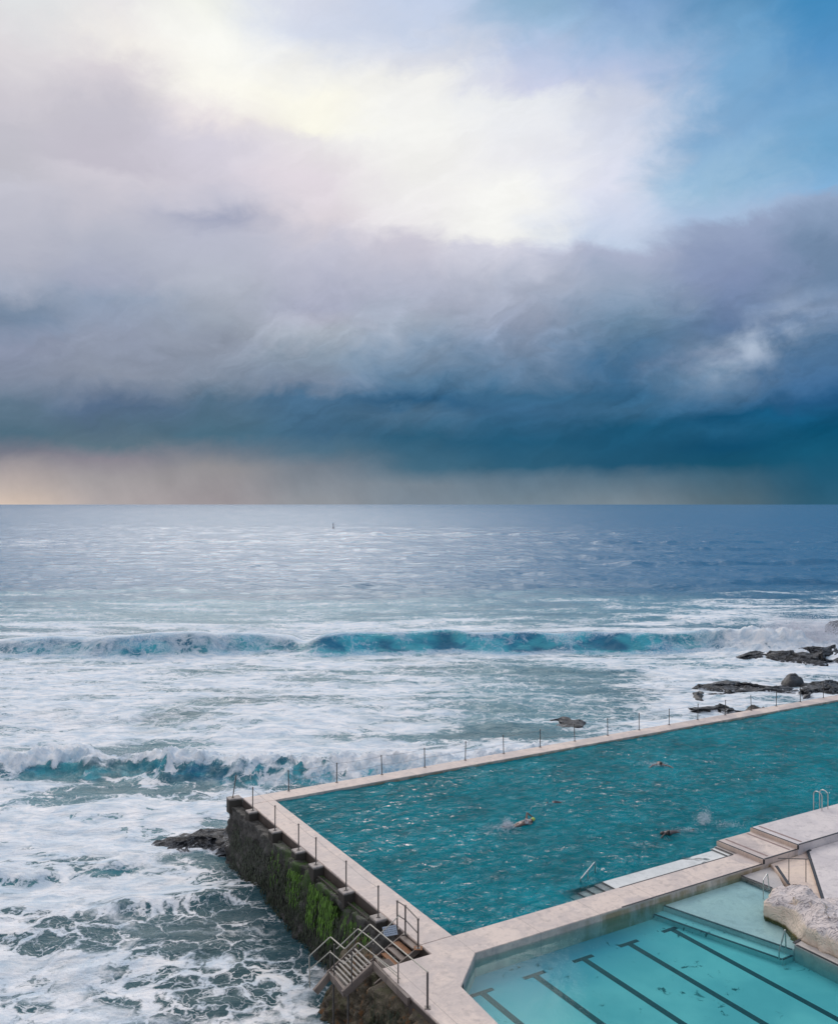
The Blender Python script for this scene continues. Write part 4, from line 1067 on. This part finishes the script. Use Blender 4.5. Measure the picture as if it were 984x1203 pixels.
# ------------------------------------------------------------------ marker out at sea
mp = G(391.5, 621, SEA); 
root = empty('marker_buoy', mp, 'tiny dark marker buoy far out on the calm sea', 'buoy')
m_ = NB(); tube(m_, [mp + Vector((0, 0, z_)) for z_ in (-.8, -.3, .3, .9, 1.2)], [.4, .7, .85, .7, .2], 12); link('float', m_, M['buoy'], root)
m_ = NB(); tube(m_, [mp + Vector((0, 0, z_)) for z_ in (1.1, 2.4, 3.6)], [.3, .22, .12], 8); tube(m_, [mp + Vector((0, 0, z_)) for z_ in (2.8, 2.9, 3.8, 4.0)], [.1, .4, .38, .1], 8); link('mast', m_, M['buoy'], root)

# ------------------------------------------------------------------ swimmers
def swimmer(loc, heading, pose, skin, label, capmat=None, hair=None, suit=True, dz=0.0):
    """body is one skinned surface; local +X is the swimming direction"""
    J = {'pelvis': (0, 0, 0), 'belly': (.17, 0, .01), 'chest': (.36, 0, .03), 'neck': (.54, 0, .05), 'head0': (.62, 0, .05), 'head1': (.76, 0, .035),
         'shL': (.47, .17, .04), 'shR': (.47, -.17, .04), 'hipL': (-.06, .09, -.01), 'hipR': (-.06, -.09, -.01)}
    rad = {'pelvis': .13, 'belly': .12, 'chest': .145, 'neck': .06, 'head0': .085, 'head1': .075, 'shL': .062, 'shR': .062, 'hipL': .085, 'hipR': .085}
    if pose == 'free':
        J.update(elL=(.62, .33, .30), wrL=(.84, .27, .12), haL=(.95, .25, .03), elR=(.30, -.26, -.16), wrR=(.14, -.22, -.38), haR=(.06, -.20, -.46),
                 knL=(-.47, .10, -.10), anL=(-.86, .11, -.02), toL=(-1.04, .12, .05), knR=(-.46, -.10, -.03), anR=(-.84, -.10, -.20), toR=(-1.0, -.11, -.27))
    elif pose == 'glide':
        J.update(elL=(.76, .16, .0), wrL=(1.0, .08, .0), haL=(1.12, .05, .0), elR=(.76, -.16, .0), wrR=(1.0, -.08, .0), haR=(1.12, -.05, .0),
                 knL=(-.47, .10, -.03), anL=(-.88, .08, -.02), toL=(-1.06, .07, .02), knR=(-.47, -.10, -.03), anR=(-.88, -.08, -.05), toR=(-1.06, -.07, -.02))
    else:
        J.update(elL=(.60, .42, .03), wrL=(.80, .56, .02), haL=(.88, .62, .0), elR=(.60, -.42, .03), wrR=(.80, -.56, .02), haR=(.88, -.62, .0),
                 knL=(-.38, .24, -.22), anL=(-.72, .34, -.16), toL=(-.80, .46, -.18), knR=(-.38, -.24, -.22), anR=(-.72, -.34, -.16), toR=(-.80, -.46, -.18))
        J['head0'] = (.62, 0, .12); J['head1'] = (.72, 0, .20); J['neck'] = (.54, 0, .08)
    for s in 'LR':
        rad['el' + s] = .045; rad['wr' + s] = .03; rad['ha' + s] = .036; rad['kn' + s] = .062; rad['an' + s] = .038; rad['to' + s] = .03
    E = [('pelvis', 'belly'), ('belly', 'chest'), ('chest', 'neck'), ('neck', 'head0'), ('head0', 'head1')]
    for s in 'LR':
        E += [('chest', 'sh' + s), ('sh' + s, 'el' + s), ('el' + s, 'wr' + s), ('wr' + s, 'ha' + s), ('pelvis', 'hip' + s), ('hip' + s, 'kn' + s), ('kn' + s, 'an' + s), ('an' + s, 'to' + s)]
    # fingers on each hand
    for s, sg in (('L', 1), ('R', -1)):
        h_ = Vector(J['ha' + s]); d = (h_ - Vector(J['wr' + s])).normalized(); sd_ = d.cross(Vector((0, 0, 1))).normalized()
        for k in range(5):
            nm = 'f%d%s' % (k, s); off = sd_ * (-.032 + .016 * k)
            ln = (.055, .085, .09, .085, .065)[k]
            J[nm] = tuple(h_ + off * 1.3 + d * ln + (sd_ * -.02 if k == 0 else Vector())); rad[nm] = .009
            E.append(('ha' + s, nm))
    root = empty('swimmer', Vector(loc) + Vector((0, 0, dz)), label, 'person', 'swimmers in the ocean pool'); root.rotation_euler = (0, 0, heading)
    names = list(J)
    def skinned(name, keys, edges, grow, mat):
        me = bpy.data.meshes.new(name); me.from_pydata([J[k] for k in keys], [(keys.index(a), keys.index(b_)) for a, b_ in edges], []); me.update()
        o = bpy.data.objects.new(name, me); COL.objects.link(o); o.parent = root
        md = o.modifiers.new('skin', 'SKIN'); md.use_smooth_shade = True
        for i, k in enumerate(keys):
            sv = me.skin_vertices[0].data[i]; r_ = rad[k] + grow; sv.radius = (r_, r_); sv.use_root = (k == 'pelvis' or (k == keys[0] and 'pelvis' not in keys))
        sb = o.modifiers.new('sub', 'SUBSURF'); sb.levels = 2; sb.render_levels = 2
        me.materials.append(M[mat]); return o
    skinned('body', names, E, 0, skin)
    if suit:
        k_ = ['pelvis', 'belly', 'hipL', 'hipR'] + (['chest'] if suit == 'full' else [])
        e_ = [('pelvis', 'belly'), ('pelvis', 'hipL'), ('pelvis', 'hipR')] + ([('belly', 'chest')] if suit == 'full' else [])
        skinned('swimsuit', k_, e_, .008, 'suit')
    if capmat:
        bm = NB(); bmesh.ops.create_uvsphere(bm, u_segments=16, v_segments=10, radius=1)
        a, b_ = Vector(J['head0']), Vector(J['head1']); c = a.lerp(b_, .62) + Vector((.01, 0, .012))
        for v_ in bm.verts: v_.co = Vector((v_.co.x * .118, v_.co.y * .092, v_.co.z * .102))
        bmesh.ops.bisect_plane(bm, geom=bm.verts[:] + bm.edges[:] + bm.faces[:], plane_co=(0, 0, -.03), plane_no=(-.3, 0, 1), clear_inner=True)
        bmesh.ops.translate(bm, verts=bm.verts, vec=c)
        me = bpy.data.meshes.new('cap'); bm.to_mesh(me); bm.free(); me.materials.append(M[capmat])
        o = bpy.data.objects.new('swim_cap' if capmat != 'hair' else 'hair', me); COL.objects.link(o); o.parent = root
        me.polygons.foreach_set('use_smooth', [True] * len(me.polygons))
    return root
hU = math.atan2(UY, UX)
swimmer(G(612, 968, WL), hU + .05, 'free', 'skin', 'swimmer in a lime cap doing front crawl, kicking up foam behind', 'cap_lime', suit='full', dz=.02)
swimmer(G(655, 941, WL), hU + math.pi, 'glide', 'skin_tan', 'dark swimmer gliding just under the surface above the lime capped one', 'hair', suit='full', dz=-.10)
swimmer(G(774, 896, WL), hU + math.pi + .9, 'breast', 'skin', 'breaststroke swimmer near the seaward edge of the pool', 'hair', suit=True, dz=-.02)
swimmer(G(792, 978, WL), hU + math.pi - .1, 'free', 'skin_tan', 'front crawl swimmer with one arm arched forward near the pool steps', 'hair', suit=True, dz=.0)
def wl(px, py, z=0.): return G(px, py, WL + z)
spray('pool_splash', 'white kick splash behind the lime capped swimmer', [(wl(596, 971), (.16, .15, .16), 1500), (wl(588, 973), (.35, .22, .05), 1300), (wl(577, 976), (.5, .25, .02), 700), (wl(619, 967, .05), (.09, .09, .07), 350)], .019, 11)
spray('pool_splash', 'tall kick splash behind the arched arm swimmer', [(wl(824, 968), (.18, .15, .30), 1500), (wl(829, 963, .15), (.13, .12, .32), 600), (wl(806, 976), (.40, .12, .05), 700), (wl(855, 969), (.40, .25, .03), 800)], .018, 12)
spray('pool_splash', 'small splash round the breaststroke swimmer', [(wl(768, 898), (.30, .22, .05), 600), (wl(776, 899), (.25, .2, .05), 400)], .02, 13)
spray('pool_splash', 'faint splash at the hands of the gliding swimmer', [(wl(642, 941), (.12, .1, .03), 90), (wl(679, 937), (.12, .1, .02), 40)], .017, 14)
